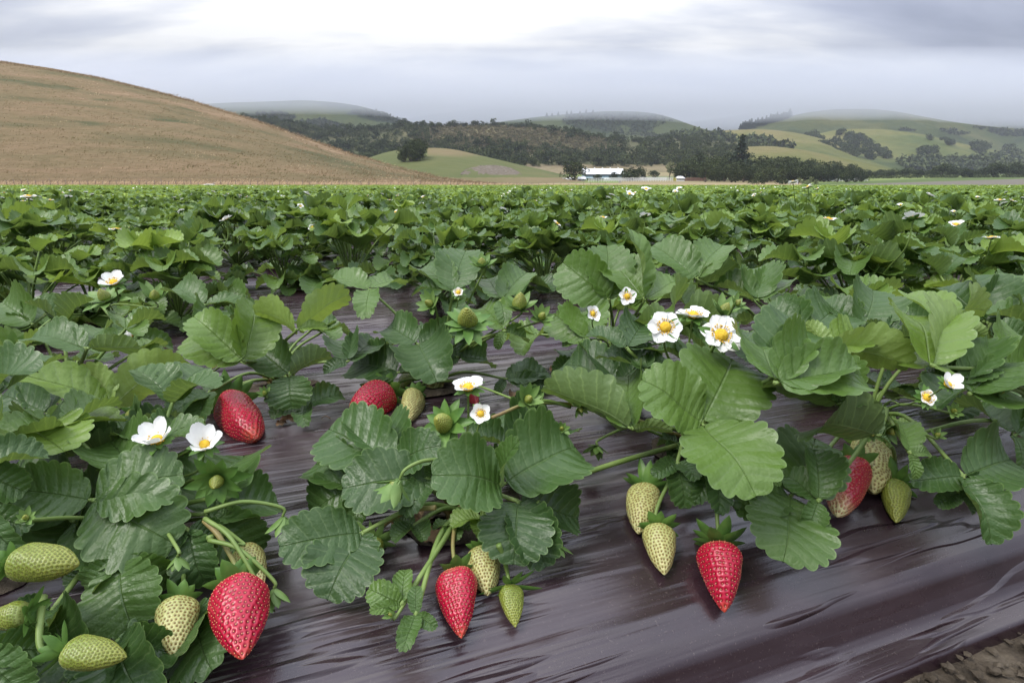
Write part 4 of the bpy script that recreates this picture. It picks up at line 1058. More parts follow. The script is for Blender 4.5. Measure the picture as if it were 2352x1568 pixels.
rail_fence(1420, 1530, 232, 234, 'white corral fence behind the low oak', 18)
rail_fence(1890, 1992, 255, 262, 'white rail fence at the foot of the dark oaks on the right', 14)
rail_fence(1812, 1832, 170, 170, 'short white gate at the edge of the crop', 3, 1.1)
# wire fence at the foot of the brown hill and the knoll
def wire_fence():
    pts = [(px, 50.5+max(0, px-900)*0.05) for px in range(-20, 1400, 17)]
    t = empty('wire_fence', (X_at(0, 50), 50, 0)); tag(t, 'thin wire fence on dark posts along the foot of the brown hill', 'fence'); o = Vector(t.location); P3 = []
    for px, Y in pts:
        X = X_at(px, Y); z = max(gz(bv_brown, X, Y, 0), gz(bv_land, X, Y, 0), 0); P3.append(Vector((X, Y, z))-o)
        m = MB(); q = P3[-1]; tube(m, [(q.x, q.y, q.z-.2), (q.x+RT.uniform(-.05, .05), q.y, q.z+RT.uniform(.5, .75))], .03, .025, 5); m.build('post', M['post'], t)
    m = MB()
    for zz in (.35, .6, .85):
        for a, b in zip(P3, P3[1:]): tube(m, [(a.x, a.y, a.z+zz), (b.x, b.y, b.z+zz)], .008, .008, 3)
    m.build('wire', M['post'], t)
wire_fence()
m = MB(); boxm(m, -5, 5, -.2, .2, 0, 1.3); o = m.build('board_fence', M['brownw'], None, False, (X_at(1592, 232), 232, gz(bv_land, X_at(1592, 232), 232, 1)))
tag(o, 'low dark brown board wall right of the white hut', 'fence')
m = MB(); tube(m, [(-1.3, 0, .1), (-.3, .1, .28), (.6, 0, .16), (1.4, .1, .22)], .07, .03, 6); tube(m, [(-.2, .1, .26), (.3, .1, .42)], .03, .01, 5)
tag(m.build('branch', simple_mat('bleached_wood', (.55, .52, .47), (.65, .62, .58), 4, .8), None, True, (X_at(486, 48.6), 48.6, 0.12)), 'bleached broken branch lying at the foot of the brown hill', 'branch')
rg = np.random.default_rng(77); (V, F, TI), _ = oak_crown(rg, 1.6, 2.2, 400, .18, base=0.0); m = MB(); m.add(V, F, None, TI)
tag(m.build('yellow_bush', M['yellowb'], None, True, (X_at(1549, 222), 222, gz(bv_land, X_at(1549, 222), 222, 1))), 'bright yellow green bush at the left of the white hut', 'bush')
sb = []
for i, px in enumerate([1725, 1745, 1790, 1805, 1848, 1858, 1872]):
    rg2 = np.random.default_rng(100+i); (V, F, TI), _ = oak_crown(rg2, 1.5, 3.2, 300, .25, base=0.0); m = MB(); m.add(V, F, None, TI); Y = 175+i*2
    tag(m.build('shrub', M['willow'] if i > 3 else M['oak'], None, True, (X_at(px, Y), Y, gz(bv_land, X_at(px, Y), Y, .5)-.1)), 'low weedy shrub at the far crop edge, %s of 7 from left' % ords(i+1), 'shrub', 'low shrubs along the crop edge')
# field hedge strip behind the right green field
rg = np.random.default_rng(31); V = []; 
mb = MB()
for i in range(150):
    px = 2000+rg.random()*370; Y = 318+rg.random()*14; k = 0.25+0.25*rg.random(); (v, f, ti), _ = oak_crown(rg, 9, 12, 40, 2.2, base=0.0)
    X = X_at(px, Y); mb.add(v*k*0.6+np.array([X, Y, gz(bv_land, X, Y, 2)-.3]), f, None, np.clip(ti+.3, 0, 1))
tag(mb.build('undergrowth', M['oak']), 'green undergrowth along the back of the right field', 'undergrowth', kind='stuff')

# ------------------------------------------------------------------ air: haze over the whole valley and the cloud bank that hides the hill tops
def volbox(name, x0, x1, y0, y1, z0, z1, dens, col, label, aniso=0.0):
    m, t, o = newmat(name)
    v = N(t, 'ShaderNodeVolumePrincipled'); v.inputs['Color'].default_value = (*col, 1); v.inputs['Density'].default_value = dens; v.inputs['Anisotropy'].default_value = aniso
    L(t, v.outputs[0], o.inputs['Volume'])
    mb = MB(); boxm(mb, x0, x1, y0, y1, z0, z1); tag(mb.build(name, m, None, False), label, name.replace('_', ' '), kind='stuff')
# ------------------------------------------------------------------ the plants close to the camera, leaf by leaf
R = random.Random(7)
class Plant:
    def __init__(s, crown, label, group='strawberry plants of the closest bed'):
        s.c = S(*crown); s.o = empty('strawberry_plant', s.c); tag(s.o, label, 'strawberry plant', group)
        m = MB(); dome(m, (0, 0, -0.004), (0, 0, 1), 0.014, 0.022, 0, 0.12, R, 5, 10)
        for i in range(7):
            a = i*0.9; tube(m, [(0.006*math.cos(a), 0.006*math.sin(a), 0), (0.014*math.cos(a), 0.014*math.sin(a), 0.014), (0.02*math.cos(a), 0.02*math.sin(a), 0.022)], 0.004, 0.002, 5)
        m.build('crown', M['stalk_red'], s.o)
    def rel(s, p): return np.array(p, float)-np.array(s.c, float)
NC = {'u': (0, -.35, 1), 'b': (0, .85, .5), 'l': (-.7, -.4, .6), 'r': (.7, -.4, .6), 'c': (0, -1, .55), 'f': (0, -.7, .8), 'bl': (.7, .7, .5), 'br': (-.7, .7, .5)}
LMAX = .090
def near(J, x, y, h):
    T = P(x, y, h)
    if (T-J).length <= LMAX: return T
    best = None                                   # blades never grow past natural size: slide the tip in depth
    for k in range(-60, 61):
        q = atY(x, y, J.y*(1+k*.006)); d = (q-J).length
        c = abs(d-LMAX*.95)+0.15*abs(q.y-T.y)
        if q.z > BT+.008 and (best is None or c < best[0]): best = (c, q)
    return best[1] if best else T
def LF(pl, J, tint, tips, pet=True, label=None, stalkmat='stalk'):
    Jw = P(*J); lfs = []
    for tp in tips:
        x, y, h, n = tp[:4]; kw = dict(n=NC[n], w=0.92, cup=0.35+.7*R.random(), fold=0.03+.10*R.random(), arch=0.02+.06*R.random(), droop=0.05+.35*R.random(), ruf=0.04)
        if len(tp) > 4: kw.update(tp[4])
        lfs.append((near(Jw, x, y, h), kw))
    return leaf_object(pl.o, pl.c, Jw, lfs, R, min(1, tint*.92+.05), pl.c+Vector((0, 0, .012)), label, 0, pet, stalkmat=stalkmat)
def FL(pl, px, py, h, d, axis=(0, -.5, 1), cupa=0.3, n=5, label=None, withered=False, to=None):
    o = P(px, py, h); D = d*o.y/1230.0
    st = pl.rel(P(*to)) if to else np.array([0, 0, .012])
    return flower_parts(pl.o, pl.rel(o), axis, D, R, st, cupa, n, 0, label, withered)
def BR(pl, top, tip, wpx, kind, label=None, cal=(10, 0.9, 1.35, -0.9), to=None, fat=1.0, bend=0.0, sm='stalk', cm='sepal', lift=None):
    p0 = P(*top[:3]) if len(top) > 3 else S(top[0], top[1]); R_ = wpx*p0.y/1200.0/2*0.98
    a, b = (P(*top[:3]) if len(top) > 3 else S(top[0], top[1], (top[2] if len(top) > 2 else 1.4)*R_)), (P(*tip[:3]) if len(tip) > 3 else S(tip[0], tip[1], (tip[2] if len(tip) > 2 else 0.7)*R_))
    for _ in range(2):
        if len(top) > 3: break
        R_ = wpx*a.y/1220.0/2; a = S(top[0], top[1], (top[2] if len(top) > 2 else 1.4)*R_); b = S(tip[0], tip[1], (tip[2] if len(tip) > 2 else 0.7)*R_)
    st = None if to == 'none' else (pl.rel(P(*to)) if to else np.array([0, 0, .012]))
    return strawberry(pl.o, pl.rel(a), pl.rel(b), R_, kind, R, st, label, True, cal, fat, bend, sm, cm)
def BD(pl, px, py, h, size, axis, to=None, label=None, **kw):
    o = P(px, py, h); sz = size*o.y/1230.0
    return bud(pl.o, pl.rel(o), axis, sz, R, pl.rel(P(*to)) if to else np.array([0, 0, .012]), label=label, **kw)

PA = Plant((330, 1262), 'strawberry plant with large dark leaves and two white flowers, lower left of closest bed')
PA0 = Plant((-70, 1330), 'strawberry plant cut by the left edge carrying big hard green berries')
PB = Plant((1060, 1195), 'strawberry plant with dark cupped leaves and tapered red berry, middle of the closest bed')
PC = Plant((1590, 1030), 'strawberry plant with bright three part leaf, open white flowers above and pointed red berry below')
PD = Plant((1990, 985), 'strawberry plant with half hidden white tipped red berry at the right of the bed')
PE = Plant((2420, 1010), 'strawberry plant at the right edge of the closest bed with bright young leaves')
Qa = Plant((180, 985), 'back row strawberry plant at the left with bright folded leaf and pale berry')
Qb = Plant((640, 890), 'back row strawberry plant with a fat red berry lying on the film')
Qc = Plant((1000, 892), 'back row strawberry plant of the closest bed with tall stalks of green buds')
Qd = Plant((1400, 850), 'strawberry plant in the back row hidden behind the white flowers')
Qe = Plant((1800, 822), 'back row strawberry plant behind the large overlapping leaves right of the flowers')
Qf = Plant((2240, 820), 'strawberry plant in the back row at the right with broad bluish leaves')
big = dict(cup=.18, fold=.06, ruf=.04)
# --- A
LF(PA, (212, 1148, .075), .20, [(420, 1085, .085, 'f', dict(w=.95, cup=.15)), (395, 1245, .05, 'f', dict(w=.95, cup=.1)), (15, 1120, .09, 'f', dict(w=.8, cup=.5))])
LF(PA, (165, 1195, .055), .16, [(330, 1275, .04, 'f', dict(w=.75)), (35, 1060, .08, 'f', dict(w=.7))])
LF(PA, (272, 1290, .045), .30, [(300, 1452, .015, 'f', dict(w=1.05, cup=.15)), (392, 1340, .02, 'f', dict(w=.8)), (195, 1360, .03, 'f', dict(w=.85))])
LF(PA, (430, 1215, .05), .26, [(470, 1345, .015, 'f', dict(w=.8)), (500, 1250, .03, 'u'), (385, 1290, .03, 'f', dict(w=.7))])
LF(PA, (470, 1180, .05), .24, [(640, 1150, .035, 'f', dict(w=.85)), (560, 1040, .06, 'f', dict(w=.9)), (600, 1270, .01, 'f', dict(w=.8))])
LF(PA, (330, 1100, .08), .30, [(250, 1010, .09, 'u', dict(w=.8)), (330, 1030, .08, 'f', dict(w=.9)), (400, 1040, .075, 'u')])
LF(PA, (440, 1400, .008), .24, [(485, 1540, .006, 'f', dict(w=.75, cup=.1)), (520, 1480, .006, 'f', dict(w=.7, cup=.1)), (330, 1560, .01, 'f')], False)
LF(PA, (270, 1470, .02), .20, [(330, 1620, .012, 'f', dict(w=.85)), (400, 1500, .012, 'f', dict(w=.8)), (210, 1600, .012, 'f')], False)
LF(PA, (120, 1400, .03), .20, [(30, 1560, .02, 'f', dict(w=.9)), (190, 1540, .02, 'f', dict(w=.8)), (10, 1420, .035, 'f')])
LF(PA, (500, 1140, .065), .34, [(560, 1095, .07, 'u', dict(w=.45)), (530, 1180, .05, 'f', dict(w=.5)), (455, 1120, .07, 'u', dict(w=.5))], True)
FL(PA, 362, 1012, .105, 84, (.0, -.42, 1), .95, 5)
FL(PA, 470, 1022, .10, 76, (.3, -.5, .9), 1.0, 6)
BD(PA, 500, 1098, .082, 112, (.2, -.8, -.1), label='cluster of green sepals around a yellow green young fruit', n=12, phi=1.0, mat='sepal', curl=.25)
BD(PA, 650, 1190, .045, 92, (.1, -.2, -1), to=(470, 1175, .06), phi=.7, curl=.1)
BD(PA, 408, 1280, .045, 70, (0, -.3, -1), phi=.9)
BD(PA, 630, 1355, .020, 90, (.15, -.3, -1), to=(480, 1240, .05), phi=.7)
BD(PA, 608, 1385, .016, 70, (.1, -.3, -1), to=(470, 1190, .06), phi=.7)
BR(PA, (545, 1342, 3.0), (560, 1520, 2.6), 132, 'ripe', 'large bright red ripe strawberry', (11, .7, 1.4, -.6), to=(470, 1195, .055), sm='stalk_red', bend=.04)
BR(PA, (412, 1382, 3.2), (400, 1512, 2.6), 96, 'pale', 'cream unripe strawberry with brown seeds', (9, .8, 1.2, -.4), fat=.95)
BR(PA, (560, 1265, 2.6), (604, 1345, 2.2), 76, 'pale', 'cream unripe strawberry half behind a stalk', (10, .9, .7, -.2), to=(480, 1235, .05))
BR(PA0, (26, 1288, .085, 1), (182, 1296, .080, 1), 92, 'green', 'large hard green strawberry pointing right', (9, .7, 1.6, -.8), fat=1.9)
BR(PA, (150, 1495, .045, 1), (292, 1508, .040, 1), 88, 'green', 'large hard green strawberry low at the left', (11, 1.1, 1.0, -.5), to=(100, 1370, .06), fat=1.5)
BR(PA0, (66, 1408, .06, 1), (-45, 1430, .055, 1), 74, 'green', 'green strawberry at the left edge', (10, 1.1, 1.2, -.5), to='none')
LF(PA0, (-60, 1080, .12), .35, [(110, 1040, .12, 'u', dict(w=.8)), (60, 1130, .10, 'f'), (-50, 1000, .12, 'u')])
LF(PA0, (-40, 1500, .05), .2, [(110, 1490, .035, 'f'), (60, 1600, .03, 'f'), (-60, 1600, .03, 'f')])
LF(PA0, (-50, 1180, .09), .3, [(70, 1210, .08, 'f', dict(w=.6)), (40, 1270, .07, 'f', dict(w=.5)), (-20, 1060, .1, 'f')])
# --- B
LF(PB, (1156, 1112, .060), .22, [(998, 1085, .085, 'f', dict(w=1.0, cup=.35, fold=.05)), (1325, 1020, .075, 'f', dict(w=1.02, cup=.6, fold=.02)), (1176, 1010, .11, 'l', dict(w=.45, cup=.9))], label='leaf of two broad dark cupped blades and one folded between')
LF(PB, (905, 1062, .060), .27, [(755, 985, .065, 'f', dict(w=.85, cup=.35)), (1012, 1022, .085, 'f', dict(w=.75, cup=.3)), (850, 965, .05, 'u', dict(w=.8))])
LF(PB, (985, 1098, .055), .18, [(785, 1120, .055, 'f', dict(w=.78, cup=.2)), (925, 1178, .04, 'f', dict(w=.7)), (1005, 1040, .075, 'u', dict(w=.6))])
LF(PB, (835, 1105, .04), .17, [(705, 1180, .012, 'f', dict(w=.85)), (720, 1060, .04, 'f', dict(w=.8)), (820, 1200, .02, 'f', dict(w=.7))])
LF(PB, (835, 1222, .030), .24, [(750, 1372, .010, 'f', dict(w=1.0, cup=.12)), (640, 1255, .035, 'f', dict(w=.72, cup=.3)), (840, 1320, .012, 'f', dict(w=.75))])
LF(PB, (1190, 1150, .045), .16, [(1180, 1290, .020, 'f', dict(w=1.1, cup=.1)), (1335, 1190, .02, 'f', dict(w=.8)), (1255, 1300, .012, 'f', dict(w=.8))])
LF(PB, (1165, 1020, .06), .18, [(1130, 945, .07, 'f', dict(w=.8)), (1290, 955, .06, 'f', dict(w=.9)), (1060, 1000, .07, 'u')])
LF(PB, (922, 1388, .012), .45, [(845, 1350, .022, 'f', dict(w=.72, cup=.2, fold=.2)), (930, 1302, .022, 'f', dict(w=.5)), (850, 1402, .016, 'f', dict(w=.4))])
LF(PB, (955, 1412, .010), .33, [(1002, 1440, .010, 'f', dict(w=.55)), (955, 1345, .020, 'f', dict(w=.55)), (925, 1492, .010, 'f', dict(w=.5))], label='small three part leaf lying on the film')
BD(PB, 905, 1408, .012, 50, (-.5, -.5, .3), phi=.7)
BD(PB, 1025, 975, .095, 98, (-.3, -.8, .6), label='ring of broad green sepals round a green young fruit', n=12, phi=1.1, curl=.3, mat='sepal', fruit=.8)
BD(PB, 915, 1105, .075, 110, (-.5, -.3, -.8), to=(1010, 1055, .08), n=10, phi=.5, curl=.2)
BR(PB, (862, 1242, 2.2), (838, 1288, 1.8), 52, 'green', 'small green strawberry under a spread calyx', (11, 1.5, 1.5, -.4), to=(1000, 1165, .04), sm='stalk_red', cm='sepal_pale')
BD(PB, 1275, 1248, .018, 78, (.05, -.2, -1), to=(1235, 1150, .05), phi=.8)
BR(PB, (1046, 1312), (1060, 1466), 100, 'ripe', 'long tapered red strawberry', (8, .75, 1.55, -.6), sm='stalk_red', fat=.85)
BR(PB, (1108, 1262), (1120, 1368), 80, 'pale', 'pale green unripe strawberry with dark seeds', (8, .8, 1.5, -.7), fat=1.2, to=(1090, 1190, .02))
BR(PB, (1170, 1345), (1184, 1440), 60, 'green', 'small yellow green strawberry with a wide open calyx', (9, 1.7, 1.75, -.35), to=(1145, 1250, .03), fat=1.0)
FL(PB, 1075, 892, .125, 76, (0, -.2, 1), .45, 6)
FL(PB, 1104, 950, .115, 52, (.05, -.9, .5), .45, 5)
# --- C
LF(PC, (1612, 972, .105), .46, [(1478, 868, .145, 'f', dict(w=.92, cup=.2, fold=.12)), (1690, 812, .135, 'f', dict(w=.98, cup=.15)), (1742, 1122, .085, 'f', dict(w=.92, cup=.12, fold=.12))], label='bright mid green leaf of three broad toothed blades')
LF(PC, (1452, 985, .075), .42, [(1248, 885, .105, 'b', dict(w=.65, cup=.9)), (1440, 855, .10, 'b', dict(w=.8, cup=1.0)), (1545, 985, .08, 'bl', dict(w=.5, cup=.5))], label='curled leaf showing its pale green underside')
LF(PC, (1440, 800, .14), .22, [(1345, 765, .15, 'u', dict(w=.6)), (1480, 740, .15, 'f', dict(w=.6)), (1500, 800, .13, 'u')])
LF(PC, (1420, 880, .08), .12, [(1285, 830, .08, 'f', dict(w=.8)), (1375, 800, .09, 'f'), (1480, 830, .10, 'f', dict(w=.75))])
LF(PC, (1485, 850, .12), .18, [(1375, 815, .125, 'u', dict(w=.6)), (1440, 790, .13, 'f', dict(w=.6)), (1540, 820, .125, 'u', dict(w=.7))])
LF(PC, (1556, 1060, .05), .24, [(1500, 1090, .045, 'f', dict(w=.6)), (1575, 1165, .02, 'f', dict(w=.75)), (1600, 1100, .05, 'f', dict(w=.6))])
LF(PC, (1640, 1070, .05), .30, [(1655, 1175, .03, 'f', dict(w=.5)), (1705, 1100, .06, 'f'), (1600, 1150, .03, 'f', dict(w=.45))])
LF(PC, (1690, 1060, .07), .55, [(1800, 1100, .06, 'f', dict(w=.7)), (1770, 1130, .05, 'f', dict(w=.6)), (1730, 1140, .05, 'f', dict(w=.5))])
LF(PC, (1770, 870, .14), .36, [(1845, 720, .16, 'f', dict(w=.8, cup=.2)), (1895, 790, .155, 'f', dict(w=.75, cup=.6)), (1700, 760, .15, 'f', dict(w=.7))])
BR(PC, (1484, 1122), (1466, 1226), 76, 'pale', 'cream strawberry, upper one of a hanging pair', (10, 1.2, 1.1, -.3), to=(1560, 1065, .05), fat=1.1)
BR(PC, (1512, 1212), (1526, 1320), 80, 'pale', 'cream strawberry, lower one of a hanging pair', (10, 1.0, 1.7, -.6), to=(1560, 1075, .045), fat=1.05)
BR(PC, (1652, 1252), (1664, 1406), 112, 'ripe', 'pointed red strawberry lying on bare film', (12, .95, 1.35, -.4), to=(1640, 1075, .05), fat=.85)
FL(PC, 1528, 752, .175, 78, (-.12, -.9, .55), .15, 6, label='wide open white flower with golden centre')
FL(PC, 1592, 727, .18, 74, (.1, -.1, 1), .3, 6)
FL(PC, 1655, 771, .17, 94, (.10, -.75, .75), .2, 7, label='largest white flower with an oblong golden centre')
FL(PC, 1440, 681, .185, 42, (.1, -.95, .5), .25, 5)
FL(PC, 1361, 721, .165, 40, (.5, -.8, .5), .35, 5)
BD(PC, 1660, 720, .175, 80, (.3, -.3, 1), phi=1.0, mat='sepal_pale')
BD(PC, 1372, 1025, .035, 60, (-.3, -.6, -.6), to=(1520, 1000, .03))
BD(PC, 1210, 920, .10, 70, (.3, -.5, .5), to=(1310, 935, .08))
m = MB(); tube(m, [PC.rel(P(1130, 958, .10)), PC.rel(P(1235, 925, .09)), PC.rel(P(1400, 945, .065)), np.array([0, 0, .01])], .0016, .0026, 7); m.build('runner', M['stalk_red'], PC.o)
m = MB(); tube(m, [PC.rel(P(1330, 1090, .035)), PC.rel(P(1450, 1052, .035)), np.array([0, 0, .01])], .0026, .0030, 7); m.build('runner', M['stalk'], PC.o)
# --- D
LF(PD, (1815, 1140, .035), .26, [(1880, 1000, .07, 'f', dict(w=.9, cup=.15)), (1800, 1290, .012, 'f', dict(w=1.0, cup=.12)), (1690, 1170, .03, 'f', dict(w=.7))], label='large dark leaf hanging onto the film beside the red berry')
LF(PD, (1880, 1150, .04), .22, [(1870, 1030, .07, 'f', dict(w=.8)), (1850, 1220, .02, 'f', dict(w=.8)), (1790, 1080, .05, 'f', dict(w=.7))])
LF(PD, (2212, 1092, .045), .22, [(2092, 1105, .04, 'f', dict(w=.75)), (2332, 1050, .045, 'f', dict(w=.8)), (2290, 1245, .008, 'f', dict(w=.75))], label='grey green leaf of three narrow blades spread at the right')
LF(PD, (2200, 1130, .03), .16, [(2265, 1110, .035, 'f', dict(w=.8)), (2150, 1160, .02, 'f', dict(w=.8)), (2240, 1180, .015, 'f', dict(w=.6))])
LF(PD, (2090, 1040, .07), .38, [(2140, 1040, .07, 'f', dict(w=.5)), (2105, 1100, .05, 'f', dict(w=.55)), (2060, 960, .085, 'f', dict(w=.6))])
LF(PD, (2020, 1000, .09), .30, [(1860, 975, .11, 'b', dict(w=.8)), (2000, 920, .12, 'b', dict(w=.7)), (2045, 1030, .08, 'r', dict(w=.6))])
LF(PD, (1930, 930, .12), .25, [(1770, 860, .15, 'b', dict(w=.7, cup=.5)), (1905, 810, .16, 'f', dict(w=.9)), (1990, 890, .13, 'f', dict(w=.7))])
LF(PD, (1780, 880, .155), .52, [(1990, 855, .15, 'f', dict(w=.62, cup=.7)), (1900, 800, .165, 'f', dict(w=.8, cup=.8)), (1740, 790, .165, 'f')])
LF(PD, (1900, 800, .16), .80, [(2085, 828, .14, 'b', dict(w=.6, cup=.5)), (1850, 740, .18, 'b', dict(w=.7)), (1990, 760, .16, 'f', dict(w=.5))], label='bright yellow green young leaf seen from below')
BR(PD, (1998, 1022, 2.0), (2006, 1132, 1.4), 86, 'pale', 'pale green strawberry with dark seeds under the leaves', (9, .9, 1.3, -.5), fat=1.4)
BR(PD, (1962, 1066, 3.4), (1922, 1186, 2.2), 86, 'half', 'red strawberry with a white tip partly hidden by a leaf', (8, .8, 1.3, -.5), fat=1.5)
BR(PD, (2058, 1112, 1.6), (2058, 1200, .9), 64, 'green', 'small green strawberry hanging on a curved stalk', (10, 1.3, 1.5, -.4), to=(2040, 1020, .06), fat=1.0)
BD(PD, 2040, 985, .07, 60, (.1, -.8, -.2)); BD(PD, 2000, 990, .07, 50, (-.2, -.8, -.2))
FL(PD, 2127, 913, .135, 58, (0, -.9, .6), .35, 5, label='fading flower with thin petals', withered=True)
FL(PD, 2176, 884, .155, 50, (.2, -.6, .8), .9, 5)
# --- E and right side
LF(PE, (2140, 840, .15), .72, [(2090, 715, .17, 'f', dict(w=.85)), (2205, 765, .165, 'br', dict(w=.9)), (2190, 850, .14, 'f', dict(w=.5))])
LF(PE, (2200, 760, .17), .85, [(2075, 670, .185, 'b', dict(w=.55)), (2265, 770, .165, 'b', dict(w=.65)), (2250, 700, .18, 'b', dict(w=.6))])
LF(PE, (2225, 905, .12), .26, [(2345, 895, .11, 'f', dict(w=.75)), (2250, 800, .14, 'f', dict(w=.8)), (2330, 830, .12, 'u')])
LF(PE, (2330, 1000, .05), .24, [(2215, 920, .06, 'f', dict(w=.7)), (2352, 1070, .03, 'f', dict(w=.7)), (2400, 950, .05, 'f')])
LF(PE, (2190, 870, .13), .30, [(2180, 770, .15, 'f'), (2260, 830, .14, 'f', dict(w=.8)), (2120, 850, .13, 'f', dict(w=.6))])
LF(PE, (2330, 870, .12), .4, [(2260, 790, .14, 'f'), (2420, 820, .13, 'f'), (2340, 760, .14, 'f')])
m = MB(); tube(m, [PE.rel(P(2110, 995, .055)), PE.rel(P(2260, 965, .06)), np.array([0, 0, .01])], .0020, .0026, 7); m.build('runner', M['stalk'], PE.o)
# --- back row of the closest bed
LF(Qa, (255, 935, .08), .78, [(420, 815, .125, 'b', dict(w=.62, cup=.5)), (190, 840, .12, 'b', dict(w=.7)), (15, 850, .115, 'u', dict(w=.5, cup=.6))], label='bright yellow green leaf folded upward with underside in view')
LF(Qa, (110, 950, .06), .15, [(0, 905, .06, 'f', dict(w=.8)), (150, 880, .07, 'f', dict(w=.8)), (190, 990, .04, 'f', dict(w=.6))])
LF(Qa, (240, 1000, .04), .18, [(330, 960, .04, 'f', dict(w=.5)), (270, 1040, .03, 'f', dict(w=.6)), (140, 990, .04, 'f', dict(w=.6))])
LF(Qa, (200, 800, .13), .4, [(60, 770, .14, 'u', dict(w=.6)), (240, 750, .14, 'u', dict(w=.6)), (330, 800, .13, 'b', dict(w=.5))])
LF(Qa, (70, 1040, .03), .2, [(180, 1010, .03, 'f', dict(w=.5)), (120, 1100, .02, 'f', dict(w=.6)), (-20, 1010, .03, 'f', dict(w=.6))])
BR(Qa, (222, 940, 1.6), (165, 966, 1.2), 46, 'pale', 'pale strawberry behind a thick stalk', (9, .7, 1.4, -.4), fat=1.4)
BR(Qa, (312, 950, 2.0), (308, 988, 1.5), 40, 'green', 'small green strawberry between leaf stalks', (9, 1.2, 1.4, -.4), fat=1.2)
BR(Qb, (425, 880, 3.0), (378, 890, 2.5), 34, 'green', 'small green strawberry pointing left', (9, 1.3, 1.2, -.4), fat=1.2)
LF(Qb, (665, 862, .065), .30, [(668, 938, .03, 'f', dict(w=1.35, cup=.15)), (575, 790, .08, 'f', dict(w=.8)), (755, 810, .085, 'b', dict(w=.7))], label='leaf with round lower blade facing the camera')
LF(Qb, (560, 830, .095), .62, [(432, 770, .12, 'f', dict(w=.75, cup=.4)), (590, 690, .15, 'r', dict(w=.75)), (440, 720, .135, 'f', dict(w=.6))])
LF(Qb, (682, 758, .13), .84, [(585, 712, .15, 'b', dict(w=.8, cup=.4)), (795, 672, .155, 'b', dict(w=.62)), (760, 750, .125, 'f', dict(w=.4))], label='bright green young leaf on an upright stalk')
LF(Qb, (480, 900, .04), .16, [(385, 955, .03, 'f', dict(w=.6)), (500, 860, .05, 'f', dict(w=.6)), (450, 975, .02, 'f', dict(w=.6))])
LF(Qb, (700, 930, .02), .2, [(790, 905, .02, 'f', dict(w=.7)), (700, 975, .012, 'f', dict(w=.6)), (620, 950, .02, 'f', dict(w=.7))])
LF(Qb, (800, 830, .06), .14, [(870, 780, .07, 'f', dict(w=.7)), (790, 770, .08, 'f', dict(w=.8)), (740, 850, .05, 'f', dict(w=.6))])
LF(Qb, (470, 700, .13), .35, [(390, 660, .15, 'u', dict(w=.7)), (555, 690, .135, 'u', dict(w=.6)), (470, 745, .12, 'b', dict(w=.7))])
BR(Qb, (528, 928, 1.5), (588, 1008, .9), 90, 'ripe', 'fat red strawberry with a shallow groove', (12, 1.1, 1.0, .2), fat=1.7)
BR(Qb, (520, 905, 1.5), (515, 935, 1.2), 30, 'ripe', 'red strawberry mostly hidden by its neighbour', (8, .8, 1.4, -.3))
LF(Qc, (960, 790, .09), .22, [(880, 745, .10, 'f', dict(w=.7)), (1000, 865, .07, 'f', dict(w=1.0)), (1060, 760, .10, 'f', dict(w=.7))])
LF(Qc, (1050, 820, .07), .20, [(1130, 830, .05, 'f', dict(w=.8)), (1040, 770, .09, 'f'), (1000, 850, .06, 'f', dict(w=.7))])
LF(Qc, (915, 855, .04), .16, [(808, 835, .04, 'f', dict(w=.9)), (950, 835, .05, 'f', dict(w=.6)), (860, 890, .02, 'f', dict(w=.6))])
LF(Qc, (1160, 870, .03), .16, [(1270, 885, .012, 'f', dict(w=.4)), (1140, 905, .012, 'f', dict(w=.6)), (1260, 850, .02, 'f', dict(w=.5))])
LF(Qc, (1040, 670, .16), .40, [(960, 610, .175, 'u', dict(w=.7)), (1070, 572, .19, 'f', dict(w=.8)), (955, 665, .16, 'u', dict(w=.5))])
LF(Qc, (1150, 690, .15), .50, [(1210, 625, .17, 'f', dict(w=.6)), (1120, 640, .165, 'f', dict(w=.5)), (1160, 740, .13, 'f', dict(w=.5))])
LF(Qc, (850, 665, .15), .52, [(750, 638, .155, 'u', dict(w=.55, cup=.6)), (925, 640, .155, 'u', dict(w=.55, cup=.6)), (838, 720, .13, 'f', dict(w=.5))])
LF(Qc, (1160, 760, .12), .45, [(1100, 700, .13, 'f', dict(w=.6)), (1210, 780, .10, 'f', dict(w=.6)), (1140, 800, .10, 'f', dict(w=.6))])
BD(Qc, 1075, 745, .135, 84, (0, -.6, .8), n=12, phi=1.2, curl=.35, mat='sepal', label='large green bud head with a conical fruit', fruit=.9)
BD(Qc, 1107, 612, .195, 62, (0, -.4, 1), phi=.9); BD(Qc, 1192, 708, .15, 72, (.1, -.4, 1), phi=1.2, fruit=.8); BD(Qc, 1242, 730, .14, 60, (.3, -.6, .6), phi=1.1)
BD(Qc, 990, 700, .15, 60, (-.4, -.6, .5), phi=1.1); FL(Qc, 1053, 672, .165, 32, (0, -.8, .6), .5, 5, withered=True)
BD(Qc, 1230, 925, .08, 50, (.3, -.4, .8), phi=1.0)
BR(Qc, (880, 902, 1.3), (812, 960, .9), 86, 'ripe', 'red strawberry leaning left behind a leaf', (11, .9, 1.5, -.2), fat=1.4)
BR(Qc, (952, 908, 1.3), (938, 968, .7), 54, 'pale', 'pale green strawberry below the back row stalks', (9, .8, 1.2, -.4), fat=1.1)
BR(Qc, (935, 868, 2.2), (918, 892, 1.8), 32, 'green', 'small green strawberry beside the red one', (9, 1.1, 1.2, -.4))
BR(Qc, (1085, 910, 1.2), (1095, 928, 1.0), 26, 'ripe', 'scrap of red strawberry seen between the flowers', (8, .8, 1.4, -.4))
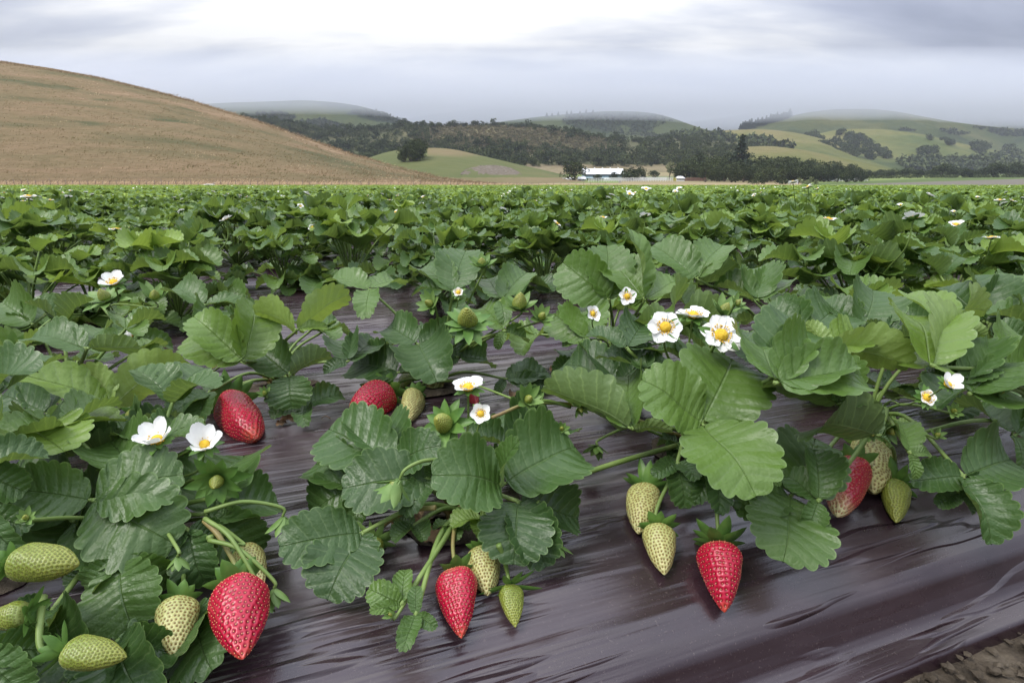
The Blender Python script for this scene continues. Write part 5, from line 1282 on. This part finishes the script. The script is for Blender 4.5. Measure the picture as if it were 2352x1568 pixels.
LF(Qd, (1400, 690, .15), .35, [(1290, 600, .18, 'l', dict(w=.85)), (1395, 560, .20, 'f', dict(w=.8)), (1420, 660, .16, 'f', dict(w=.5))])
LF(Qd, (1480, 690, .155), .55, [(1400, 600, .19, 'f', dict(w=.8)), (1560, 640, .175, 'u', dict(w=.7)), (1440, 520, .225, 'r', dict(w=.45))])
LF(Qd, (1540, 760, .14), .50, [(1462, 730, .16, 'b', dict(w=.7)), (1560, 665, .175, 'b', dict(w=.9)), (1660, 720, .15, 'b', dict(w=.7))])
LF(Qd, (1350, 780, .11), .45, [(1270, 720, .13, 'l', dict(w=.7)), (1330, 700, .135, 'f', dict(w=.8)), (1290, 790, .1, 'f', dict(w=.6))])
LF(Qd, (1330, 840, .06), .10, [(1270, 860, .05, 'f'), (1300, 800, .07, 'f'), (1390, 830, .07, 'f')])
LF(Qe, (1850, 770, .12), .25, [(1760, 700, .15, 'f'), (1830, 720, .14, 'f', dict(w=.7)), (1930, 700, .14, 'f', dict(w=.9))])
LF(Qe, (1980, 760, .12), .25, [(1890, 690, .15, 'f', dict(w=.8)), (2010, 660, .15, 'f', dict(w=.9)), (2050, 740, .12, 'u', dict(w=.7))])
LF(Qe, (1600, 640, .17), .32, [(1500, 560, .20, 'f', dict(w=.8)), (1660, 560, .20, 'u', dict(w=.7)), (1690, 630, .17, 'b', dict(w=.6))])
LF(Qe, (1740, 690, .14), .3, [(1640, 650, .16, 'u'), (1800, 640, .16, 'u', dict(w=.7)), (1720, 610, .18, 'f')])
LF(Qf, (2260, 740, .12), .22, [(2160, 650, .15, 'f', dict(w=.9, cup=.4)), (2330, 660, .15, 'f', dict(w=.8)), (2250, 620, .165, 'f', dict(w=.9))])
LF(Qf, (2150, 760, .11), .25, [(2060, 720, .13, 'f'), (2180, 700, .14, 'f'), (2110, 800, .09, 'f')])
LF(Qf, (2350, 800, .10), .3, [(2290, 740, .13, 'f'), (2420, 740, .13, 'f'), (2300, 830, .08, 'f')])
Ra = Plant((215, 735), 'second bed strawberry plant at left with one open white flower on tall stalk', 'strawberry plants of the field')
FL(Ra, 262, 650, .155, 52, (.1, -.5, 1), .6, 5, to=(225, 715, .06))
BD(Ra, 245, 690, .12, 84, (-.1, -.4, 1), n=12, phi=1.1, curl=.2); BD(Ra, 355, 688, .12, 72, (.3, -.3, .9), phi=.9)
LF(Ra, (75, 745, .08), .35, [(130, 700, .10, 'u'), (0, 690, .11, 'f', dict(w=1.0)), (20, 770, .06, 'f')])
LF(Ra, (300, 790, .07), .35, [(200, 790, .07, 'f', dict(w=.7)), (330, 740, .09, 'f'), (400, 790, .06, 'f', dict(w=.7))])
BD(Ra, 30, 800, .10, 70, (-.3, .5, .4), phi=1.1); FL(Ra, 305, 770, .085, 34, (-.6, -.6, .3), .9, 5)
BR(Ra, (30, 722, 1.5), (-20, 705, 1.2), 34, 'ripe', 'red strawberry peeping out under a leaf at the left edge', fat=1.4)
BR(Ra, (156, 724, 1.5), (148, 738, 1.2), 20, 'ripe', 'small glimpse of a red strawberry', fat=1.4)
# fill each close plant with leaves deeper in its crown
def fill(pl, n, az0, az1, sc, tmul=.6, seed=0, low=.5):
    rr = random.Random(seed+500)
    for i in range(n):
        J, lfs, ti = rand_leaf(rr, i, n, sc, low)
        az = D2R(az0+(az1-az0)*(i+.5*rr.random())/max(1, n)); cur = math.atan2(J[1], J[0]); a = az-cur
        Rm = np.array([[math.cos(a), -math.sin(a), 0], [math.sin(a), math.cos(a), 0], [0, 0, 1]])
        c = np.array(pl.c)
        lf2 = []
        for T, kw in lfs:
            kw = dict(kw); kw['n'] = Rm@np.array(kw['n']); lf2.append((Rm@T+c, kw))
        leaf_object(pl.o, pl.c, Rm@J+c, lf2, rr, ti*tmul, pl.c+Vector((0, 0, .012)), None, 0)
for pl, n, a0, a1, sc, sd in ((PA, 5, 60, 200, .80, 1), (PA0, 5, 0, 200, .9, 2), (PB, 3, 60, 150, .62, 3), (PC, 6, 20, 130, .85, 4), (PD, 6, -10, 140, .9, 5), (PE, 8, -60, 200, .95, 6),
                              (Qa, 6, 20, 190, .85, 7), (Qb, 5, 30, 160, .8, 8), (Qc, 4, 30, 170, .75, 9), (Qd, 7, -10, 190, .95, 10), (Qe, 9, -60, 230, 1.0, 11), (Qf, 9, -60, 230, 1.0, 12), (Ra, 8, 0, 360, .85, 13)):
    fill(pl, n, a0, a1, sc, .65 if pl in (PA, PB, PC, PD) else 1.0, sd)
def litter():
    for i, (px, py) in enumerate([(690, 965), (660, 975), (965, 1232), (905, 1222), (1290, 850), (1180, 905), (720, 905), (960, 1215)]):
        c = S(px, py); m = MB(); a = R.random()*6.28; l = .012+.016*R.random()
        T = c+Vector((math.cos(a)*l, math.sin(a)*l, .004)); leaflet(m, (0, 0, .003), T-c, (.2, -.3, 1), R, 0, w=.7, cup=.5, fold=.2, ruf=.12, ti=.2)
        tag(m.build('withered_leaf', M['dry'], None, True, c), 'small curled brown withered leaf lying on the dark film', 'withered leaf', 'withered leaves on the film')
    for i in range(16):
        px, py = [(960, 1215), (1290, 870), (1240, 740), (700, 960)][i % 4]; c = S(px+R.uniform(-60, 60), py+R.uniform(-15, 15)); a = R.random()*6.28; l = .01+.02*R.random(); m = MB()
        tube(m, [(0, 0, .002), (math.cos(a)*l*.5, math.sin(a)*l*.5, .006), (math.cos(a)*l, math.sin(a)*l, .002)], .0006, .0004, 4)
        tag(m.build('straw', M['dry'], None, True, c), 'thin dry straw bit lying on the dark film', 'straw', 'straw bits on the film')
litter()
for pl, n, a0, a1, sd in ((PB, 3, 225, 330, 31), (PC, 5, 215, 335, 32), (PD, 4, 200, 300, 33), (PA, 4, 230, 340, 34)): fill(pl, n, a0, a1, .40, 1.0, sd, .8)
for pl, px, py, h, s in ((PC, 1690, 700, .19, 46), (PC, 1330, 935, .085, 44), (PC, 1700, 1075, .06, 44), (PB, 1290, 985, .085, 40), (PB, 1150, 1215, .03, 38), (PA, 545, 1250, .045, 40), (PA, 60, 1190, .10, 50), (PD, 2190, 945, .10, 42), (PD, 2150, 1000, .07, 38), (PE, 2290, 900, .12, 44), (Qb, 610, 905, .05, 36), (Qa, 300, 915, .07, 40)):
    BD(pl, px, py, h, s, (R.uniform(-.4, .4), -.5, R.uniform(-.6, .9)), n=8, phi=.9)
# torn planting holes with bare soil and straw bits
def hole(pl, r):
    m = MB(); n = 26; c = pl.c; u0, p0 = w2uv(c); V = [(c.x, c.y, c.z+.005)]
    for ring in (0.45, 0.8, 1.0):
        for k in range(n):
            a = 6.283*k/n; rr = r*ring*(1+0.22*MN.noise(Vector((math.cos(a)*1.5+c.x*9, math.sin(a)*1.5, ring)))); q = uv2w(u0+rr*math.cos(a)*1.25, p0+rr*math.sin(a)*.8)
            V.append((q.x, q.y, bedz(w2uv(q)[1])+(.0055+.004*MN.noise(Vector((q.x*90, q.y*90, 0))) if ring < 1 else .001)))
    F4 = [(1+i*n+k, 1+i*n+(k+1) % n, 1+(i+1)*n+(k+1) % n, 1+(i+1)*n+k) for i in range(2) for k in range(n)]
    m.add(V, F4); m.more([(0, 1+k, 1+(k+1) % n) for k in range(n)][0:], 0, 0)
    tag(m.build('soil', M['soil']), 'patch of bare soil in the planting hole', 'soil', 'soil in the planting holes', 'structure')
for pl in (PA, PA0, PB, PC, PD, PE, Qa, Qb, Qc, Qd, Qe, Qf): hole(pl, .045)
# ------------------------------------------------------------------ the rest of the crop
def proto_plant(seed, nl, sc, nfl, nred, ngr, lod):
    rr = random.Random(seed); o = empty('strawberry_plant', (0, 0, 0)); mb, ms = plant_mesh(rr, lod, nl, sc)
    mb.build('foliage', M['leaf'], o); ms.build('leaf_stalks' if False else 'stem_cluster', M['stalk'], o)
    for i in range(nfl):
        a = rr.random()*6.28; r = (.05+.07*rr.random())*sc; c = np.array([r*math.cos(a), r*math.sin(a), (.165+.06*rr.random())*sc])
        flower_parts(o, c, (rr.uniform(-.5, .5), rr.uniform(-.9, .1), 1), .030, rr, (0, 0, .01), .3, 5, 1 if lod else 0)
    for i in range(nred):
        a = rr.uniform(3.6, 5.8) if i % 2 == 0 else rr.random()*6.28; r = .11*sc; c = np.array([r*math.cos(a), r*math.sin(a), .026]); t = c+np.array([math.cos(a)*.035, math.sin(a)*.035, -.010])
        strawberry(o, c, t, .015, 'ripe', rr, (0, 0, .01), None, False)
    for i in range(ngr):
        a = rr.random()*6.28; r = .09*sc; c = np.array([r*math.cos(a), r*math.sin(a), .05]); t = c+np.array([math.cos(a)*.02, math.sin(a)*.02, -.022])
        strawberry(o, c, t, .011, rr.choice(['green', 'pale']), rr, (0, 0, .01), None, False)
        c = np.array([.08*math.cos(a+2), .08*math.sin(a+2), .11+.05*rr.random()]); bud(o, c, (0, -.4, 1), .035, rr, (0, 0, .01), phi=1.1)
    return o
PROT = [proto_plant(900+i, 25+i % 5, 1.0, [1, 0, 2, 0, 0, 2, 0, 1, 0, 0][i], [0, 1, 0, 0, 1, 0, 0, 1, 0, 0][i], [1, 0, 2, 0, 1, 0, 1, 0, 0, 1][i], 0 if i < 5 else 1) for i in range(10)]
used = set()
def copy_tree(o, parent=None):
    c = o.copy(); COL.objects.link(c)
    if parent is not None: c.parent = parent
    for ch in list(o.children): copy_tree(ch, c)
    return c
def in_view(v, m=0.45): return abs(v.x) < 1.0*v.y+m and v.y > 0.05
PR2 = random.Random(42); spots = []
SP = 0.285
for k in range(0, NB):
    for r, off in ((0, -.175), (1, .165)):
        p = C1+k*PER+off
        lo, hi = urange(p, 0.6)
        if hi <= lo: continue
        n0, n1 = math.floor(lo/SP), math.ceil(hi/SP)
        for i in range(n0, n1):
            u = (i+.5*r+.12)*SP+PR2.uniform(-.045, .045); q = uv2w(u, p+PR2.uniform(-.025, .025), 0); q.z = BT-.002
            if q.y > YMAX or not in_view(q): continue
            if k == 0:
                d = q.length
                if q.x < 1.75*q.y*0 + 99 and q.y < 1.15 and -1.1 < q.x < 1.02: continue       # hand placed plants stand here
            q.y < YMAX-.3 and spots.append((q.y, k, r, q))
spots.sort(key=lambda s: s[0])
# two bare patches of film stay open in the second bed as in the photograph
def gap(q):
    x, f, d = None, None, None
    cs, sn = math.cos(PITCH), math.sin(PITCH); dz = q.z-CZ; fw = q.y*cs-dz*sn; up = q.y*sn+dz*cs
    px, py = 1176+FPX*q.x/fw, 784-FPX*up/fw
    return (170 < px < 300 and 610 < py < 680) or (700 < px < 830 and 670 < py < 760)
near = [s for s in spots if not gap(s[3])]
NIND = 288
ind = near[:NIND]; far = near[NIND:]
rows = {}
for s in ind: rows.setdefault((s[1], s[2]), []).append(s)
bednm = lambda k: ['closest', 'second', 'third', 'fourth', 'fifth', 'sixth', 'seventh', 'eighth', 'ninth', 'tenth'][k] if k < 10 else ords(k+1)
proto_spot = {}
LODS = []
for (k, r), ss in sorted(rows.items()):
    ss.sort(key=lambda s: s[3].x)
    for i, (yy, _, _, q) in enumerate(ss):
        pi = PR2.randrange(10)
        if q.y < 2.0: pi = PR2.randrange(5)
        pr = PROT[pi]
        if pi not in used: o = pr; used.add(pi)
        else: o = copy_tree(pr)
        s = PR2.uniform(.9, 1.2)*(1.08 if k < 3 else 1.02)
        o.location = q; o.rotation_euler = (0, 0, PR2.random()*6.28); o.scale = (s, s, s*PR2.uniform(.9, 1.12))
        fl = sum(1 for c in o.children if c.name.startswith('flower') and not c.name.startswith('flower_bud'))
        look = {0: 'leafy green', 1: 'green single flowered', 2: 'green two flowered', 3: 'green three flowered'}[fl]
        tag(o, '%s plant, %s from left in the %s row of %s bed' % (look, ords(i+1), ('front', 'back')[r], bednm(k)), 'strawberry plant', 'strawberry plants of the field')
for i, pr in enumerate(PROT):
    if i not in used:
        for c in list(pr.children): bpy.data.objects.remove(c)
        bpy.data.objects.remove(pr)
print('plants', len(ind), 'far', len(far), 'y', ind[-1][0])
def far_mesh():
    rr = random.Random(5); T2 = []; T3 = []; T4 = []
    for i in range(8):
        mb, _ = plant_mesh(rr, 2, 24, 1.08, .15, stalks=False); a = mb.arrays(); T2.append((a[0], a[1][4], a[2], a[3]))
        mb, _ = plant_mesh(rr, 3, 18, 1.12, .1, stalks=False); a = mb.arrays(); T3.append((a[0], a[1][4], a[2], a[3]))
        mb, _ = plant_mesh(rr, 3, 9, 1.4, 0, stalks=False); a = mb.arrays(); T4.append((a[0], a[1][4], a[2], a[3]))
    mb = MB(); fl = MB(); rg = np.random.default_rng(6)
    for yy, k, r, q in far:
        T = T2 if yy < 16 else (T3 if yy < 34 else T4)
        V, F, UV, TI = T[rg.integers(8)]; a = rg.random()*6.28; s = .92+.28*rg.random(); c, sn = math.cos(a)*s, math.sin(a)*s
        W = np.empty_like(V); W[:, 0] = V[:, 0]*c-V[:, 1]*sn+q.x; W[:, 1] = V[:, 0]*sn+V[:, 1]*c+q.y; W[:, 2] = V[:, 2]*s+q.z
        mb.add(W, F, UV, np.clip(TI+rg.normal()*.06, 0, 1))
        if rg.random() < .02 and yy < 40:
            for _ in range(1+rg.integers(2)):
                petals(fl, (q.x+rg.normal()*.05, q.y-.02+rg.normal()*.05, q.z+.19+.06*rg.random()), (rg.normal()*.4, -.5, .8), .034, rr, 5, .3, 1)
    tag(mb.build('strawberry_crop', M['leaf_far']), 'strawberry crop filling the field to the foot of the hills', 'strawberry crop', kind='stuff')
    tag(fl.build('crop_blossom', M['petal']), 'white flowers dotted over the distant crop', 'flowers', kind='stuff')
far_mesh()
volbox('haze', -2600, 2600, -60, 2250, -1.5, 232, 0.00014, (0.82, 0.88, 1.0), 'thin blue haze filling the valley')
volbox('fog_bank', -2550, 2550, 960, 2200, 121, 205, 0.0065, (0.80, 0.835, 0.91), 'low cloud lying on the tops of the far hills')
for _o in SC.objects:
    if 'label' in _o and len(_o['label'].replace(',', ' ').split()) > 16: print('LONG', _o.name, _o['label'])
